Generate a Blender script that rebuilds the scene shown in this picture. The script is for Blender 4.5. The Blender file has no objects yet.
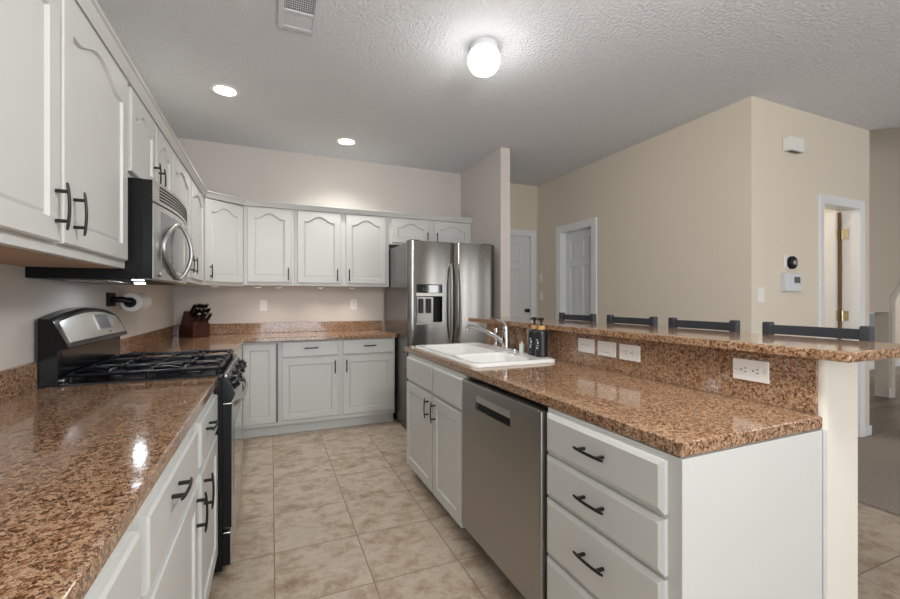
import bpy, bmesh, math, random
from mathutils import Vector, Matrix
random.seed(7)
SC = bpy.context.scene
COL = SC.collection
R = math.radians

# ------------------------------------------------------------------ camera, world, big lights, exposure
TH = 0.4026
cam_d = bpy.data.cameras.new('camera'); cam = bpy.data.objects.new('camera', cam_d); COL.objects.link(cam)
cam.location = (0, 0, 1.262); cam.rotation_euler = (R(90), 0, -TH)
cam_d.sensor_width = 36; cam_d.lens = 36*420/900; cam_d.clip_start = 0.02
SC.camera = cam
SC.view_settings.view_transform = 'Standard'; SC.view_settings.look = 'None'
SC.view_settings.gamma = 1; SC.view_settings.use_curve_mapping = False
SC.view_settings.exposure = 0.88

W = bpy.data.worlds.new('daylight'); SC.world = W; W.use_nodes = True
bg = W.node_tree.nodes['Background']; bg.inputs[0].default_value = (0.97, 0.98, 1.0, 1); bg.inputs[1].default_value = 0.72

def area(name, loc, rot, sx, sy, power, color=(1, 1, 1)):
    d = bpy.data.lights.new(name, 'AREA'); d.shape = 'RECTANGLE'; d.size = sx; d.size_y = sy
    d.energy = power; d.color = color
    o = bpy.data.objects.new(name, d); COL.objects.link(o); o.location = loc; o.rotation_euler = rot
    return o
# area lights behind the camera, added for brightness as daylight from unseen windows
area('added_rear_daylight', (0.55, -3.16, 1.1), (R(90), 0, 0), 1.9, 2.1, 34, (.84, 0.92, 1))  # added at an assumed patio opening
area('unseen_window_daylight', (4.05, -3.16, 1.4), (R(90), 0, 0), .4, 1.9, 16, (.97, .985, 1))
area('unseen_window_daylight', (5.15, -3.16, 1.4), (R(90), 0, 0), .3, 1.9, 14, (.97, .985, 1))
area('unseen_window_daylight', (7.4, -3.16, 1.4), (R(90), 0, 0), 1.6, 1.9, 10, (.97, .985, 1))  # wide window assumed, added for brightness
def lamp(name, loc, power, size, color):
    d = bpy.data.lights.new(name, 'POINT'); d.energy = power; d.shadow_soft_size = size; d.color = color
    o = bpy.data.objects.new(name, d); COL.objects.link(o); o.location = loc
lamp('nook_fill_light', (.3, -1.7, 1.95), 13, .2, (1, .97, .93))  # fill added behind the camera; no lamp known there
lamp('living_fill_light', (6.6, -1.2, 2.3), 5, .2, (1, .97, .93))  # unseen fill added on the living-room side
lamp('kitchen_fill_light', (.95, .35, 2.2), 40, .15, (1, .985, .96))  # point fill added to brighten the kitchen, belongs to no fixture
lamp('den_fill_light', (9.4, 3.3, 2.6), 6, .1, (1, .95, .88))  # added to brighten the room past the archway
lamp('closet_fill_light', (4.25, 3.3, 2.3), 16, .1, (1, .9, .76))  # unseen warm fill added to light the open door leaf

# ------------------------------------------------------------------ materials
def lin(h):
    h = h.lstrip('#'); c = [int(h[i:i+2], 16)/255 for i in (0, 2, 4)]
    return tuple(x/12.92 if x <= .04045 else ((x+.055)/1.055)**2.4 for x in c) + (1,)
def mat(name, color, rough=.5, metal=0, bump=None, emit=None, spec=.5, coat=0, aniso=None, mottled=None):
    m = bpy.data.materials.new(name); m.use_nodes = True
    nt = m.node_tree; b = nt.nodes['Principled BSDF']
    c = lin(color) if isinstance(color, str) else tuple(color)+(1,)
    b.inputs['Base Color'].default_value = c
    b.inputs['Roughness'].default_value = rough; b.inputs['Metallic'].default_value = metal
    b.inputs['Specular IOR Level'].default_value = spec
    b.inputs['Coat Weight'].default_value = coat
    tc = nt.nodes.new('ShaderNodeTexCoord')
    if mottled:
        n = nt.nodes.new('ShaderNodeTexNoise'); n.inputs['Scale'].default_value = mottled[0]; n.inputs['Detail'].default_value = 4
        mx = nt.nodes.new('ShaderNodeMixRGB'); mx.inputs[1].default_value = c; mx.inputs[2].default_value = lin(mottled[1])
        nt.links.new(tc.outputs['Object'], n.inputs['Vector']); nt.links.new(n.outputs['Fac'], mx.inputs[0])
        nt.links.new(mx.outputs[0], b.inputs['Base Color'])
    if bump:
        n = nt.nodes.new('ShaderNodeTexNoise'); n.inputs['Scale'].default_value = bump[0]; n.inputs['Detail'].default_value = 5
        bp = nt.nodes.new('ShaderNodeBump'); bp.inputs['Strength'].default_value = bump[1]; bp.inputs['Distance'].default_value = bump[2]
        nt.links.new(tc.outputs['Object'], n.inputs['Vector']); nt.links.new(n.outputs['Fac'], bp.inputs['Height'])
        nt.links.new(bp.outputs['Normal'], b.inputs['Normal'])
    if aniso:   # brushed grain
        mp = nt.nodes.new('ShaderNodeMapping'); mp.inputs['Scale'].default_value = aniso
        n = nt.nodes.new('ShaderNodeTexNoise'); n.inputs['Scale'].default_value = 1; n.inputs['Detail'].default_value = 3
        mr = nt.nodes.new('ShaderNodeMapRange'); mr.inputs[3].default_value = rough-.015; mr.inputs[4].default_value = rough+.02
        nt.links.new(tc.outputs['Object'], mp.inputs[0]); nt.links.new(mp.outputs[0], n.inputs['Vector'])
        nt.links.new(n.outputs['Fac'], mr.inputs[0]); nt.links.new(mr.outputs[0], b.inputs['Roughness'])
    if emit:
        b.inputs['Emission Color'].default_value = tuple(emit[0])+(1,); b.inputs['Emission Strength'].default_value = emit[1]
    return m
M = {}
M['cab'] = mat('white_cabinet_paint', '#cacbc8', .38)
M['cab_dark'] = mat('cabinet_underside_wood', '#a98f76', .6)
M['wall_k'] = mat('kitchen_wall_paint', '#d2ccc6', .85, bump=(140, .25, .003))
M['wall_b'] = mat('beige_wall_paint', '#dbd1c1', .85, bump=(140, .25, .003))
M['wall_c'] = mat('cream_wall_paint', '#dbd6cb', .8, bump=(140, .25, .003))
M['trimw'] = mat('white_trim_paint', '#e6e8ea', .35)
M['doorw'] = mat('white_door_paint', '#dfe0e0', .4)
M['black'] = mat('black_plastic', '#0a0b0d', .45, spec=.25)
M['blackgloss'] = mat('black_enamel', '#0b0c0f', .2, spec=.35)
M['iron'] = mat('cast_iron', '#0e1016', .42, spec=.35)
M['handle'] = mat('dark_bronze_handle', '#1c1a19', .4, .3)
M['steel'] = mat('brushed_steel', '#82807d', .2, 1, aniso=(3, 3, 160))
M['steel_h'] = mat('brushed_steel_horizontal', '#cfcecc', .28, 1, aniso=(3, 3, 160))
M['steel_satin'] = mat('satin_steel', '#c4c3c0', .46, 1)
M['steel_dark'] = mat('dark_steel', '#a9a8a4', .34, 1, aniso=(3, 3, 160))
M['fridge_side'] = mat('grey_fridge_side', '#6f6e6b', .22, .6)
M['chrome'] = mat('chrome', '#d9dadc', .08, 1)
M['glassblack'] = mat('dark_glass', '#17181a', .05, 0, coat=.5)
M['micglass'] = mat('microwave_window_glass', '#77777a', .12, .3)
M['porcelain'] = mat('white_porcelain', '#efefec', .12, coat=.4)
M['plate'] = mat('white_plastic', '#e8e7e3', .35)
M['slot'] = mat('dark_slot', '#2a2826', .6)
M['stool'] = mat('charcoal_metal', '#3a3c41', .5, .2)
M['seatpad'] = mat('dark_seat_pad', '#2c2c2e', .7)
M['wood_red'] = mat('dark_cherry_wood', '#3d1a14', .35, mottled=(30, '#4d231a'))
M['tan'] = mat('tan_wood', '#c79c63', .5)
M['paper'] = mat('white_paper', '#e9e9e7', .9, bump=(200, .3, .002))
M['soap'] = mat('matte_black_bottle', '#1d1d20', .35)
M['soapink'] = mat('white_bottle_print', '#d8d8d8', .6)
M['brass'] = mat('satin_brass', '#c4bca4', .3, .9)
M['gap'] = mat('brown_gap_shade', '#7b5a33', .7)  # shade of the unlit hinge gap, as a colour
M['globe'] = mat('lit_glass_globe', '#ffffff', .4, emit=((1, .97, .92), 1.1))
M['lamp'] = mat('lit_lamp_lens', '#ffffff', .4, emit=((1, .96, .88), 9))
M['puck'] = mat('lit_puck_lens', '#ffffff', .4, emit=((1, .93, .82), .4))
M['miclamp'] = mat('lit_hood_lens', '#ffffff', .4, emit=((.8, .9, 1), 9))
M['miclamp2'] = mat('lit_hood_lens_dim', '#ffffff', .4, emit=((.85, .92, 1), 5))
M['lcd'] = mat('lcd_screen', '#5d6466', .25)
M['display'] = mat('range_display', '#1d1f24', .2, mottled=(45, '#62666c'))
M['carpetm'] = mat('brown_grey_carpet', '#84776d', .95, bump=(260, 1, .02), mottled=(90, '#d3c7bb'))
M['ventw'] = mat('white_vent_metal', '#d4d6da', .45)
M['ventgap'] = mat('vent_dark', '#6e6e70', .8)
M['night'] = mat('window_glass_blue', '#7f8b95', .15)

def ceiling_material():
    m = mat('textured_ceiling_paint', '#dfe1e4', .9); nt = m.node_tree; b = nt.nodes['Principled BSDF']
    tc = nt.nodes.new('ShaderNodeTexCoord')
    n = nt.nodes.new('ShaderNodeTexNoise'); n.inputs['Scale'].default_value = 55; n.inputs['Detail'].default_value = 4; n.inputs['Distortion'].default_value = .4
    r = nt.nodes.new('ShaderNodeValToRGB'); r.color_ramp.elements[0].position = .45; r.color_ramp.elements[1].position = .6
    bp = nt.nodes.new('ShaderNodeBump'); bp.inputs['Strength'].default_value = .7; bp.inputs['Distance'].default_value = .008
    nt.links.new(tc.outputs['Object'], n.inputs['Vector']); nt.links.new(n.outputs['Fac'], r.inputs[0])
    nt.links.new(r.outputs[0], bp.inputs['Height']); nt.links.new(bp.outputs['Normal'], b.inputs['Normal'])
    return m
M['ceil'] = ceiling_material()

def granite(name, cols, scale=75, rough=.1):
    m = mat(name, '#a07a58', rough, coat=.3); nt = m.node_tree; b = nt.nodes['Principled BSDF']
    L = nt.links.new
    tc = nt.nodes.new('ShaderNodeTexCoord')
    n = nt.nodes.new('ShaderNodeTexNoise'); n.inputs['Scale'].default_value = scale*.8; n.inputs['Detail'].default_value = 3
    ms = nt.nodes.new('ShaderNodeVectorMath'); ms.operation = 'MULTIPLY_ADD'; ms.inputs[1].default_value = (.022, .022, .022)
    L(tc.outputs['Object'], n.inputs['Vector']); L(n.outputs['Color'], ms.inputs[0]); L(tc.outputs['Object'], ms.inputs[2])
    v = nt.nodes.new('ShaderNodeTexVoronoi'); v.inputs['Scale'].default_value = scale; L(ms.outputs[0], v.inputs['Vector'])
    sp = nt.nodes.new('ShaderNodeSeparateColor'); L(v.outputs['Color'], sp.inputs[0])
    n2 = nt.nodes.new('ShaderNodeTexNoise'); n2.inputs['Scale'].default_value = scale*2.2; n2.inputs['Detail'].default_value = 4
    L(tc.outputs['Object'], n2.inputs['Vector'])
    ad = nt.nodes.new('ShaderNodeMixRGB'); ad.inputs[0].default_value = .55; L(sp.outputs[0], ad.inputs[1]); L(n2.outputs['Fac'], ad.inputs[2])
    r = nt.nodes.new('ShaderNodeValToRGB'); cr = r.color_ramp
    while len(cr.elements) < len(cols): cr.elements.new(.5)
    for e, (p, c) in zip(cr.elements, cols): e.position = p; e.color = lin(c)
    L(ad.outputs[0], r.inputs[0]); L(r.outputs[0], b.inputs['Base Color'])
    return m
M['granite'] = granite('brown_speckled_laminate', [(.24, '#3a2417'), (.36, '#66452d'), (.46, '#8c684c'), (.55, '#a37e60'), (.65, '#c2a78c'), (.78, '#7c5a3f')], 180)

def floor_tile():
    m = mat('beige_floor_tile', '#b5a38f', .34); nt = m.node_tree; b = nt.nodes['Principled BSDF']; L = nt.links.new
    tc = nt.nodes.new('ShaderNodeTexCoord')
    mp = nt.nodes.new('ShaderNodeMapping'); mp.inputs['Location'].default_value = (-.0163+.409*20+.002, -2.6747+.409*20+.002, 0)
    L(tc.outputs['Object'], mp.inputs[0])
    br = nt.nodes.new('ShaderNodeTexBrick'); br.offset = 0; br.squash = 1
    br.inputs['Scale'].default_value = 1; br.inputs['Brick Width'].default_value = .409; br.inputs['Row Height'].default_value = .409
    br.inputs['Mortar Size'].default_value = .0028; br.inputs['Mortar Smooth'].default_value = .2
    br.inputs['Color1'].default_value = (0, 0, 0, 1); br.inputs['Color2'].default_value = (1, 1, 1, 1)
    L(mp.outputs[0], br.inputs['Vector'])
    mv = nt.nodes.new('ShaderNodeVectorMath'); mv.operation = 'MULTIPLY_ADD'; mv.inputs[1].default_value = (7, 3, 5)
    L(br.outputs['Color'], mv.inputs[0]); L(tc.outputs['Object'], mv.inputs[2])
    n = nt.nodes.new('ShaderNodeTexNoise'); n.inputs['Scale'].default_value = 8; n.inputs['Detail'].default_value = 10; n.inputs['Roughness'].default_value = .74; n.inputs['Distortion'].default_value = .2
    mp2 = nt.nodes.new('ShaderNodeMapping'); mp2.inputs['Scale'].default_value = (1, 1.2, 1); L(mv.outputs[0], mp2.inputs[0]); L(mp2.outputs[0], n.inputs['Vector'])
    r = nt.nodes.new('ShaderNodeValToRGB'); cr = r.color_ramp
    for _ in range(2): cr.elements.new(.5)
    for e, (p, c) in zip(cr.elements, [(.3, '#806a54'), (.43, '#a08c77'), (.53, '#b3a493'), (.7, '#beb1a3')]): e.position = p; e.color = lin(c)
    L(n.outputs['Fac'], r.inputs[0])
    mx = nt.nodes.new('ShaderNodeMixRGB'); mx.inputs[2].default_value = lin('#7d6a55')
    L(br.outputs['Fac'], mx.inputs[0]); L(r.outputs[0], mx.inputs[1]); L(mx.outputs[0], b.inputs['Base Color'])
    bp = nt.nodes.new('ShaderNodeBump'); bp.invert = True; bp.inputs['Strength'].default_value = .5; bp.inputs['Distance'].default_value = .003
    L(br.outputs['Fac'], bp.inputs['Height']); L(bp.outputs[0], b.inputs['Normal'])
    return m
M['tile'] = floor_tile()
def plank():
    m = mat('grey_brown_wood_planks', '#8a7d72', .4); nt = m.node_tree; b = nt.nodes['Principled BSDF']; L = nt.links.new
    tc = nt.nodes.new('ShaderNodeTexCoord')
    br = nt.nodes.new('ShaderNodeTexBrick'); br.inputs['Scale'].default_value = 1; br.inputs['Brick Width'].default_value = 1.2; br.inputs['Row Height'].default_value = .15
    br.inputs['Mortar Size'].default_value = .002
    br.inputs['Color1'].default_value = lin('#94877c'); br.inputs['Color2'].default_value = lin('#74685f'); br.inputs['Mortar'].default_value = lin('#4a423b')
    L(tc.outputs['Object'], br.inputs['Vector']); L(br.outputs['Color'], b.inputs['Base Color'])
    return m
M['plank'] = plank()

# ------------------------------------------------------------------ mesh helpers
def box(bm, x0, x1, y0, y1, z0, z1, bev=0, seg=2):
    x0, x1 = min(x0, x1), max(x0, x1); y0, y1 = min(y0, y1), max(y0, y1); z0, z1 = min(z0, z1), max(z0, z1)
    t = bmesh.new(); bmesh.ops.create_cube(t, size=1)
    for v in t.verts: v.co = Vector((x0+(v.co.x+.5)*(x1-x0), y0+(v.co.y+.5)*(y1-y0), z0+(v.co.z+.5)*(z1-z0)))
    if bev: bmesh.ops.bevel(t, geom=t.edges[:], offset=min(bev, .45*min(x1-x0, y1-y0, z1-z0)), segments=seg, affect='EDGES', profile=.5)
    add(bm, t)
def add(bm, t, mx=None):
    me = bpy.data.meshes.new('tmp'); t.to_mesh(me); t.free()
    if mx is not None: me.transform(mx)
    bm.from_mesh(me); bpy.data.meshes.remove(me)
def tube(bm, pts, r, seg=10, cap=True, flat=None):
    """round bar along pts; r a number or list; flat=(sx,sy) squashes the section"""
    pts = [Vector(p) for p in pts]; rr = r if isinstance(r, (list, tuple)) else [r]*len(pts)
    rings = []; up = None
    for i, p in enumerate(pts):
        d = (pts[min(i+1, len(pts)-1)]-pts[max(i-1, 0)]).normalized()
        if up is None:
            up = Vector((0, 0, 1)) if abs(d.z) < .9 else Vector((1, 0, 0))
        a = d.cross(up).normalized(); b = a.cross(d).normalized(); up = b
        fx, fy = flat or (1, 1)
        rings.append([bm.verts.new(p+a*math.cos(2*math.pi*k/seg)*rr[i]*fx+b*math.sin(2*math.pi*k/seg)*rr[i]*fy) for k in range(seg)])
    for A, B in zip(rings, rings[1:]):
        for k in range(seg): bm.faces.new((A[k], A[(k+1) % seg], B[(k+1) % seg], B[k]))
    if cap: bm.faces.new(rings[0][::-1]); bm.faces.new(rings[-1])
def lathe(bm, prof, c=(0, 0, 0), seg=24, mx=None):
    t = bmesh.new(); rings = []
    for r, z in prof: rings.append([t.verts.new((max(r, 1e-5)*math.cos(2*math.pi*k/seg), max(r, 1e-5)*math.sin(2*math.pi*k/seg), z)) for k in range(seg)])
    for A, B in zip(rings, rings[1:]):
        for k in range(seg): t.faces.new((A[k], A[(k+1) % seg], B[(k+1) % seg], B[k]))
    t.faces.new(rings[0][::-1]); t.faces.new(rings[-1])
    add(bm, t, Matrix.Translation(c) @ (mx or Matrix.Identity(4)))
def axis_mx(d):
    return Vector((0, 0, 1)).rotation_difference(Vector(d).normalized()).to_matrix().to_4x4()
def prism(bm, poly, z0, z1, bev=0, mx=None, seg=2, top_only=False):
    """polygon in XY extruded along Z"""
    t = bmesh.new()
    lo = [t.verts.new((x, y, z0)) for x, y in poly]; hi = [t.verts.new((x, y, z1)) for x, y in poly]
    n = len(poly); t.faces.new(lo[::-1]); t.faces.new(hi)
    for i in range(n): t.faces.new((lo[i], lo[(i+1) % n], hi[(i+1) % n], hi[i]))
    bmesh.ops.recalc_face_normals(t, faces=t.faces[:])
    if bev:
        e = [e for e in t.edges if all(abs(v.co.z-z1) < 1e-6 for v in e.verts)] if top_only else t.edges[:]
        bmesh.ops.bevel(t, geom=e, offset=bev, segments=seg, affect='EDGES', profile=.5)
    add(bm, t, mx)
def rrect(x0, x1, y0, y1, r, n=6):
    """rounded rectangle loop, ccw; r a number or 4 radii (x1y1, x0y1, x0y0, x1y0)"""
    rs = r if isinstance(r, (list, tuple)) else [r]*4
    out = []
    for q, (cx, cy) in enumerate(((x1, y1), (x0, y1), (x0, y0), (x1, y0))):
        sx = (-1, 1, 1, -1)[q]; sy = (-1, -1, 1, 1)[q]
        for k in range(n+1):
            a = math.pi/2*q+math.pi/2*k/n
            out.append((cx+sx*rs[q]+rs[q]*math.cos(a), cy+sy*rs[q]+rs[q]*math.sin(a)))
    return out
def obj(name, bm, m, parent=None, smooth=35):
    bmesh.ops.remove_doubles(bm, verts=bm.verts[:], dist=1e-6)
    bmesh.ops.recalc_face_normals(bm, faces=bm.faces[:])
    me = bpy.data.meshes.new(name); 
    root = parent
    if root is not None:
        off = Vector(root.get('_o', (0, 0, 0)))
        bm.transform(Matrix.Translation(-off))
    bm.to_mesh(me); bm.free()
    me.materials.append(m if not isinstance(m, str) else M[m])
    o = bpy.data.objects.new(name, me); COL.objects.link(o)
    if root is not None:
        o.parent = root; o['_o'] = list(off)
    if smooth:
        me.polygons.foreach_set('use_smooth', [True]*len(me.polygons))
        me.set_sharp_from_angle(angle=R(smooth))
        wn = o.modifiers.new('weighted_normals', 'WEIGHTED_NORMAL'); wn.keep_sharp = True; wn.weight = 90
    return o
def thing(name, label, cat, loc, group=None):
    o = bpy.data.objects.new(name, None); COL.objects.link(o); o.location = loc; o.empty_display_size = .05
    o['_o'] = list(loc); o['label'] = label; o['category'] = cat
    if group: o['group'] = group
    return o
def tag(o, label, cat, group=None):
    o['label'] = label; o['category'] = cat
    if group: o['group'] = group
    return o
def struct(name, bm, m, parent=None, smooth=35):
    o = obj(name, bm, m, parent, smooth)
    if parent is None: o['kind'] = 'structure'
    return o
def structure(name, loc):
    o = bpy.data.objects.new(name, None); COL.objects.link(o); o.location = loc; o['_o'] = list(loc); o['kind'] = 'structure'
    return o
def copy_tree(src, delta, parent=None, label=None, group=None):
    c = src.copy(); COL.objects.link(c)
    if parent is not None: c.parent = parent
    else: c.location = src.location+Vector(delta)
    if label: c['label'] = label
    if group: c['group'] = group
    for ch in list(src.children): copy_tree(ch, delta, c)
    return c
NB = bmesh.new

# local frames for cabinet fronts: origin O, width direction U, outward N, up Z
def place(bm, O, U, N):
    U = Vector(U).normalized(); N = Vector(N).normalized(); Z = Vector((0, 0, 1))
    bm.transform(Matrix(((U.x, Z.x, N.x, O[0]), (U.y, Z.y, N.y, O[1]), (U.z, Z.z, N.z, O[2]), (0, 0, 0, 1))))
def front_mesh(w, h, arch=None, frame=.06, t=.019, panel=True, cham=.004, chamd=.004, top=None):
    """door / drawer front in local (u, up, n); back at n=0, face at n=t. arch = rise of the cathedral top"""
    bm = NB()
    if panel:
        f = frame; ft = top if top is not None else f
        inner = [(f, f), (w-f, f)]
        outer = [(0, 0), (w, 0)]
        if arch:
            n = 24; zs = h-ft-arch
            for k in range(n+1):
                s = k/n; u = w-f-(w-2*f)*s
                q = abs(2*s-1)                       # 1 at the ends, 0 in the middle
                if q > .84: z = zs
                else: z = zs+arch*(.5+.5*math.cos(math.pi*(q/.84)**1.15))
                inner.append((u, z)); outer.append((w-w*s, h))
        else:
            inner += [(w-f, h-ft), (f, h-ft)]; outer += [(w, h), (0, h)]
        def ins(p): return (min(max(p[0], cham), w-cham), min(max(p[1], cham), h-cham))
        cu, cz = w/2, (inner[1][1]+h-ft)/2
        g = .009
        def shrink(p, d):
            return (p[0]+(d if p[0] < cu-1e-6 else -d if p[0] > cu+1e-6 else 0)*(1 if abs(p[0]-f) < 1e-4 or abs(p[0]-(w-f)) < 1e-4 else (p[0]-cu)/(f-cu)*(1 if p[0] < cu else -1)),
                    p[1]+(d if p[1] < h*.4 else -d))
        loops = [[(p[0], p[1], 0) for p in outer], [(p[0], p[1], t-chamd) for p in outer], [ins(p)+(t,) for p in outer],
                 [(p[0], p[1], t) for p in inner], [shrink(p, .005)+(t-.011,) for p in inner], [shrink(p, .005+g)+(t-.007,) for p in inner]]
    else:
        oc = [(0, 0), (w, 0), (w, h), (0, h)]
        ic = [(cham, cham), (w-cham, cham), (w-cham, h-cham), (cham, h-cham)]
        loops = [[p+(0,) for p in oc], [p+(t-chamd,) for p in oc], [p+(t,) for p in ic]]
    rings = [[bm.verts.new(p) for p in l] for l in loops]
    for A, B in zip(rings, rings[1:]):
        n = len(A)
        for k in range(n):
            try: bm.faces.new((A[k], A[(k+1) % n], B[(k+1) % n], B[k]))
            except ValueError: pass
    bm.faces.new(rings[-1]); bm.faces.new(rings[0][::-1])
    return bm
def pull_mesh(length=.128, cc=.08, out=.03, vertical=True):
    bm = NB()
    n = 12; pts = []
    for k in range(n+1):
        s = -1+2*k/n; pts.append((0, s*length/2, out*(1-.16*s*s)))
    tube(bm, pts, [.0045 if 0 < k < n else .003 for k in range(n+1)], seg=8, flat=(1.15, .85))
    for s in (-1, 1): box(bm, -.0045, .0045, s*cc/2-.0045, s*cc/2+.0045, 0, out*(1-.16*(cc/length)**2), .001, 1)
    if not vertical: bm.transform(Matrix.Rotation(R(90), 4, 'Z'))
    return bm
def front(parent, kind, O, U, N, w, h, handle=None, vertical=True, **kw):
    """a door or drawer front as a part; handle = (u, z) centre of the pull"""
    bm = front_mesh(w, h, **kw); place(bm, O, U, N)
    d = obj(kind, bm, 'cab', parent, smooth=20)
    if handle:
        Un = Vector(U).normalized(); Nn = Vector(N).normalized()
        b = pull_mesh(vertical=vertical)
        P = Vector(O)+Un*handle[0]+Vector((0, 0, handle[1]))+Nn*kw.get('t', .019)
        place(b, P, U, N)
        obj('handle', b, 'handle', d)
    return d

# ------------------------------------------------------------------ room constants
XW, YB, ZC = -.865, 4.79, 2.835
CT = .914

# ------------------------------------------------------------------ structure
bm = NB(); box(bm, -1.05, 3.36, -3.1, 5.05, -.06, 0); box(bm, 3.36, 3.6, 2.03, 5.05, -.06, 0)
struct('floor', bm, 'tile')
bm = NB(); box(bm, 3.36, 9.5, -3.1, 2.03, -.06, .012); struct('floor_carpet', bm, 'carpetm')
bm = NB(); box(bm, 3.6, 12.5, 2.03, 9.0, -.06, .002); struct('floor_planks', bm, 'plank')
bm = NB(); prism(bm, [(-1.05, -3.1), (9.4, -3.1), (9.4, -1.6), (5.13, 2.05), (5.13, 5.05), (-1.05, 5.05)], ZC, 3.9); struct('ceiling', bm, 'ceil')
bm = NB(); box(bm, XW-.12, XW, -3.1, YB+.12, 0, ZC); struct('wall_left', bm, 'wall_k')
bm = NB(); box(bm, XW, 2.185, YB, YB+.12, 0, ZC); struct('wall_back', bm, 'wall_k')
bm = NB(); prism(bm, [(2.185, YB+.12), (2.185, 3.79), (2.295, 3.79), (2.295, YB+.12)], 0, ZC); struct('wall_fridge', bm, 'wall_k')
YH = 4.9
bm = NB()
box(bm, 2.295, 2.44, YH, YH+.12, 0, ZC); box(bm, 3.31, 3.41, YH, YH+.12, 0, ZC); box(bm, 2.44, 3.31, YH, YH+.12, 2.15, ZC)
struct('wall_hall', bm, 'wall_b')
XR, YN = 3.41, 2.07
D2a, D2b, D2h = 3.815, 4.405, 2.125
bm = NB()
box(bm, XR, XR+.12, YN+.12, D2a, 0, ZC); box(bm, XR, XR+.12, D2b, YH+.12, 0, ZC); box(bm, XR, XR+.12, D2a, D2b, D2h, ZC)
struct('wall_right', bm, 'wall_b')
D3a, D3b, D3h = 4.36, 4.965, 2.105
bm = NB()
box(bm, XR, D3a, YN, YN+.12, 0, ZC); box(bm, D3b, 5.13, YN, YN+.12, 0, ZC); box(bm, D3a, D3b, YN, YN+.12, D3h, ZC)
struct('wall_living', bm, 'wall_b')
# rear and far-side walls with unseen windows added as light sources (behind the camera)
bm = NB(); xs = [(-1.0, -.4), (1.5, 3.85), (4.25, 5.0), (5.3, 6.6), (8.2, 9.5)]
for a, b_ in xs: box(bm, a, b_, -3.1, -3.0, 0, ZC)
box(bm, -.4, 1.5, -3.1, -3.0, 2.12, ZC)
for a, b_ in ((3.85, 4.25), (5.0, 5.3), (6.6, 8.2)): box(bm, a, b_, -3.1, -3.0, 0, .45); box(bm, a, b_, -3.1, -3.0, 2.35, ZC)
struct('wall_rear', bm, 'wall_b')
bm = NB(); box(bm, 9.4, 9.5, -3.1, 2.75, 0, 3.9); struct('wall_side', bm, 'wall_b')
for i, (a, b_, z0, z1) in enumerate(((-.4, 1.5, 0, 2.12), (3.85, 4.25, .45, 2.35), (5.0, 5.3, .45, 2.35), (6.6, 8.2, .45, 2.35))):
    bm = NB()
    for u in ((a, (a+b_)/2-.025, b_-.05) if b_-a > .6 else (a, b_-.05)): box(bm, u, u+.05, -3.07, -3.02, z0+.05, z1-.05)
    box(bm, a, b_, -3.07, -3.02, z0, z0+.05); box(bm, a, b_, -3.07, -3.02, z1-.05, z1)
    struct('door_4' if i == 0 else 'window_%d' % (i+1), bm, 'trimw')  # frames of the added rear patio door and windows
# the small room behind the open door
bm = NB(); box(bm, 5.01, 5.13, YN+.12, 4.2, 0, ZC); box(bm, XR+.12, 5.13, 4.2, 4.3, 0, ZC); struct('wall_closet', bm, 'wall_c')
# pony wall under the bar
bm = NB(); prism(bm, rrect(1.527, 1.722, .717, 2.87, .018), 0, 1.085); struct('wall_island', bm, 'wall_c')

# far wall with the archway
YF = 2.75
bm = NB()
box(bm, 5.13, 7.29, YF, YF+.14, 1.10, 3.8)
poly = [(7.29, 0), (7.38, 0), (7.38, 1.27), (7.85, 1.72), (9.6, 1.72), (9.6, 3.8), (7.29, 3.8)]
prism(bm, poly, -.07, .07, mx=Matrix.Translation((0, YF+.07, 0)) @ Matrix.Rotation(R(90), 4, 'X'))
box(bm, 5.13, 5.3, YF, YF+.14, 0, 1.1)
struct('wall_far', bm, 'wall_b')
bm = NB(); prism(bm, [(7.3, 0), (7.385, 0), (7.385, 1.25), (7.87, 1.70), (9.6, 1.70), (9.6, 1.79), (7.83, 1.79), (7.3, 1.29)], -.012, .012, mx=Matrix.Translation((0, YF-.0125, 0)) @ Matrix.Rotation(R(90), 4, 'X'))
struct('trim_3', bm, 'wall_c')
bm = NB(); box(bm, 7.27, 7.4, YF-.015, YF, .0, .13, .003); struct('baseboard_far', bm, 'trimw')
bm = NB(); box(bm, 5.13, 12.5, 4.0, 4.12, 0, 3.9); box(bm, 12.4, 12.5, 2.75, 4.0, 0, 3.9); struct('wall_den', bm, 'wall_b')
bm = NB(); box(bm, 5.13, 12.4, 3.985, 4.0, 0, .11, .003); struct('baseboard_den', bm, 'trimw')
bm = NB(); box(bm, 5.13, 12.5, -1.8, 5.02, 3.9, 4.0); struct('ceiling_den', bm, 'ceil')
w1 = structure('window_1', (9.9, 4.0, .5))
bm = NB(); box(bm, 9.3, 10.1, 3.97, 3.998, .52, 1.6); obj('pane', bm, 'night', w1)
bm = NB()
for x in (9.24, 9.7, 10.1): box(bm, x, x+.06, 3.95, 3.999, .46, 1.66, .004)
for z in (.46, 1.0, 1.6): box(bm, 9.3001, 10.0999, 3.955, 3.998, z, z+.06, .004)
obj('window_frame', bm, 'steel_dark', w1)

# baseboards
bm = NB()
box(bm, XR, D3a-.06, YN-.013, YN, 0, .09, .003); box(bm, D3b+.06, 5.145, YN-.013, YN, 0, .09, .003); struct('baseboard_living', bm, 'trimw')
bm = NB(); box(bm, XR-.013, XR, YN-.013, D2a-.07, 0, .09, .003); box(bm, XR-.013, XR, D2b+.07, YH, 0, .09, .003); struct('baseboard_right', bm, 'trimw')
bm = NB(); box(bm, 1.722, 1.735, .73, 2.86, 0, .09, .003); struct('baseboard_bar', bm, 'trimw')

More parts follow.
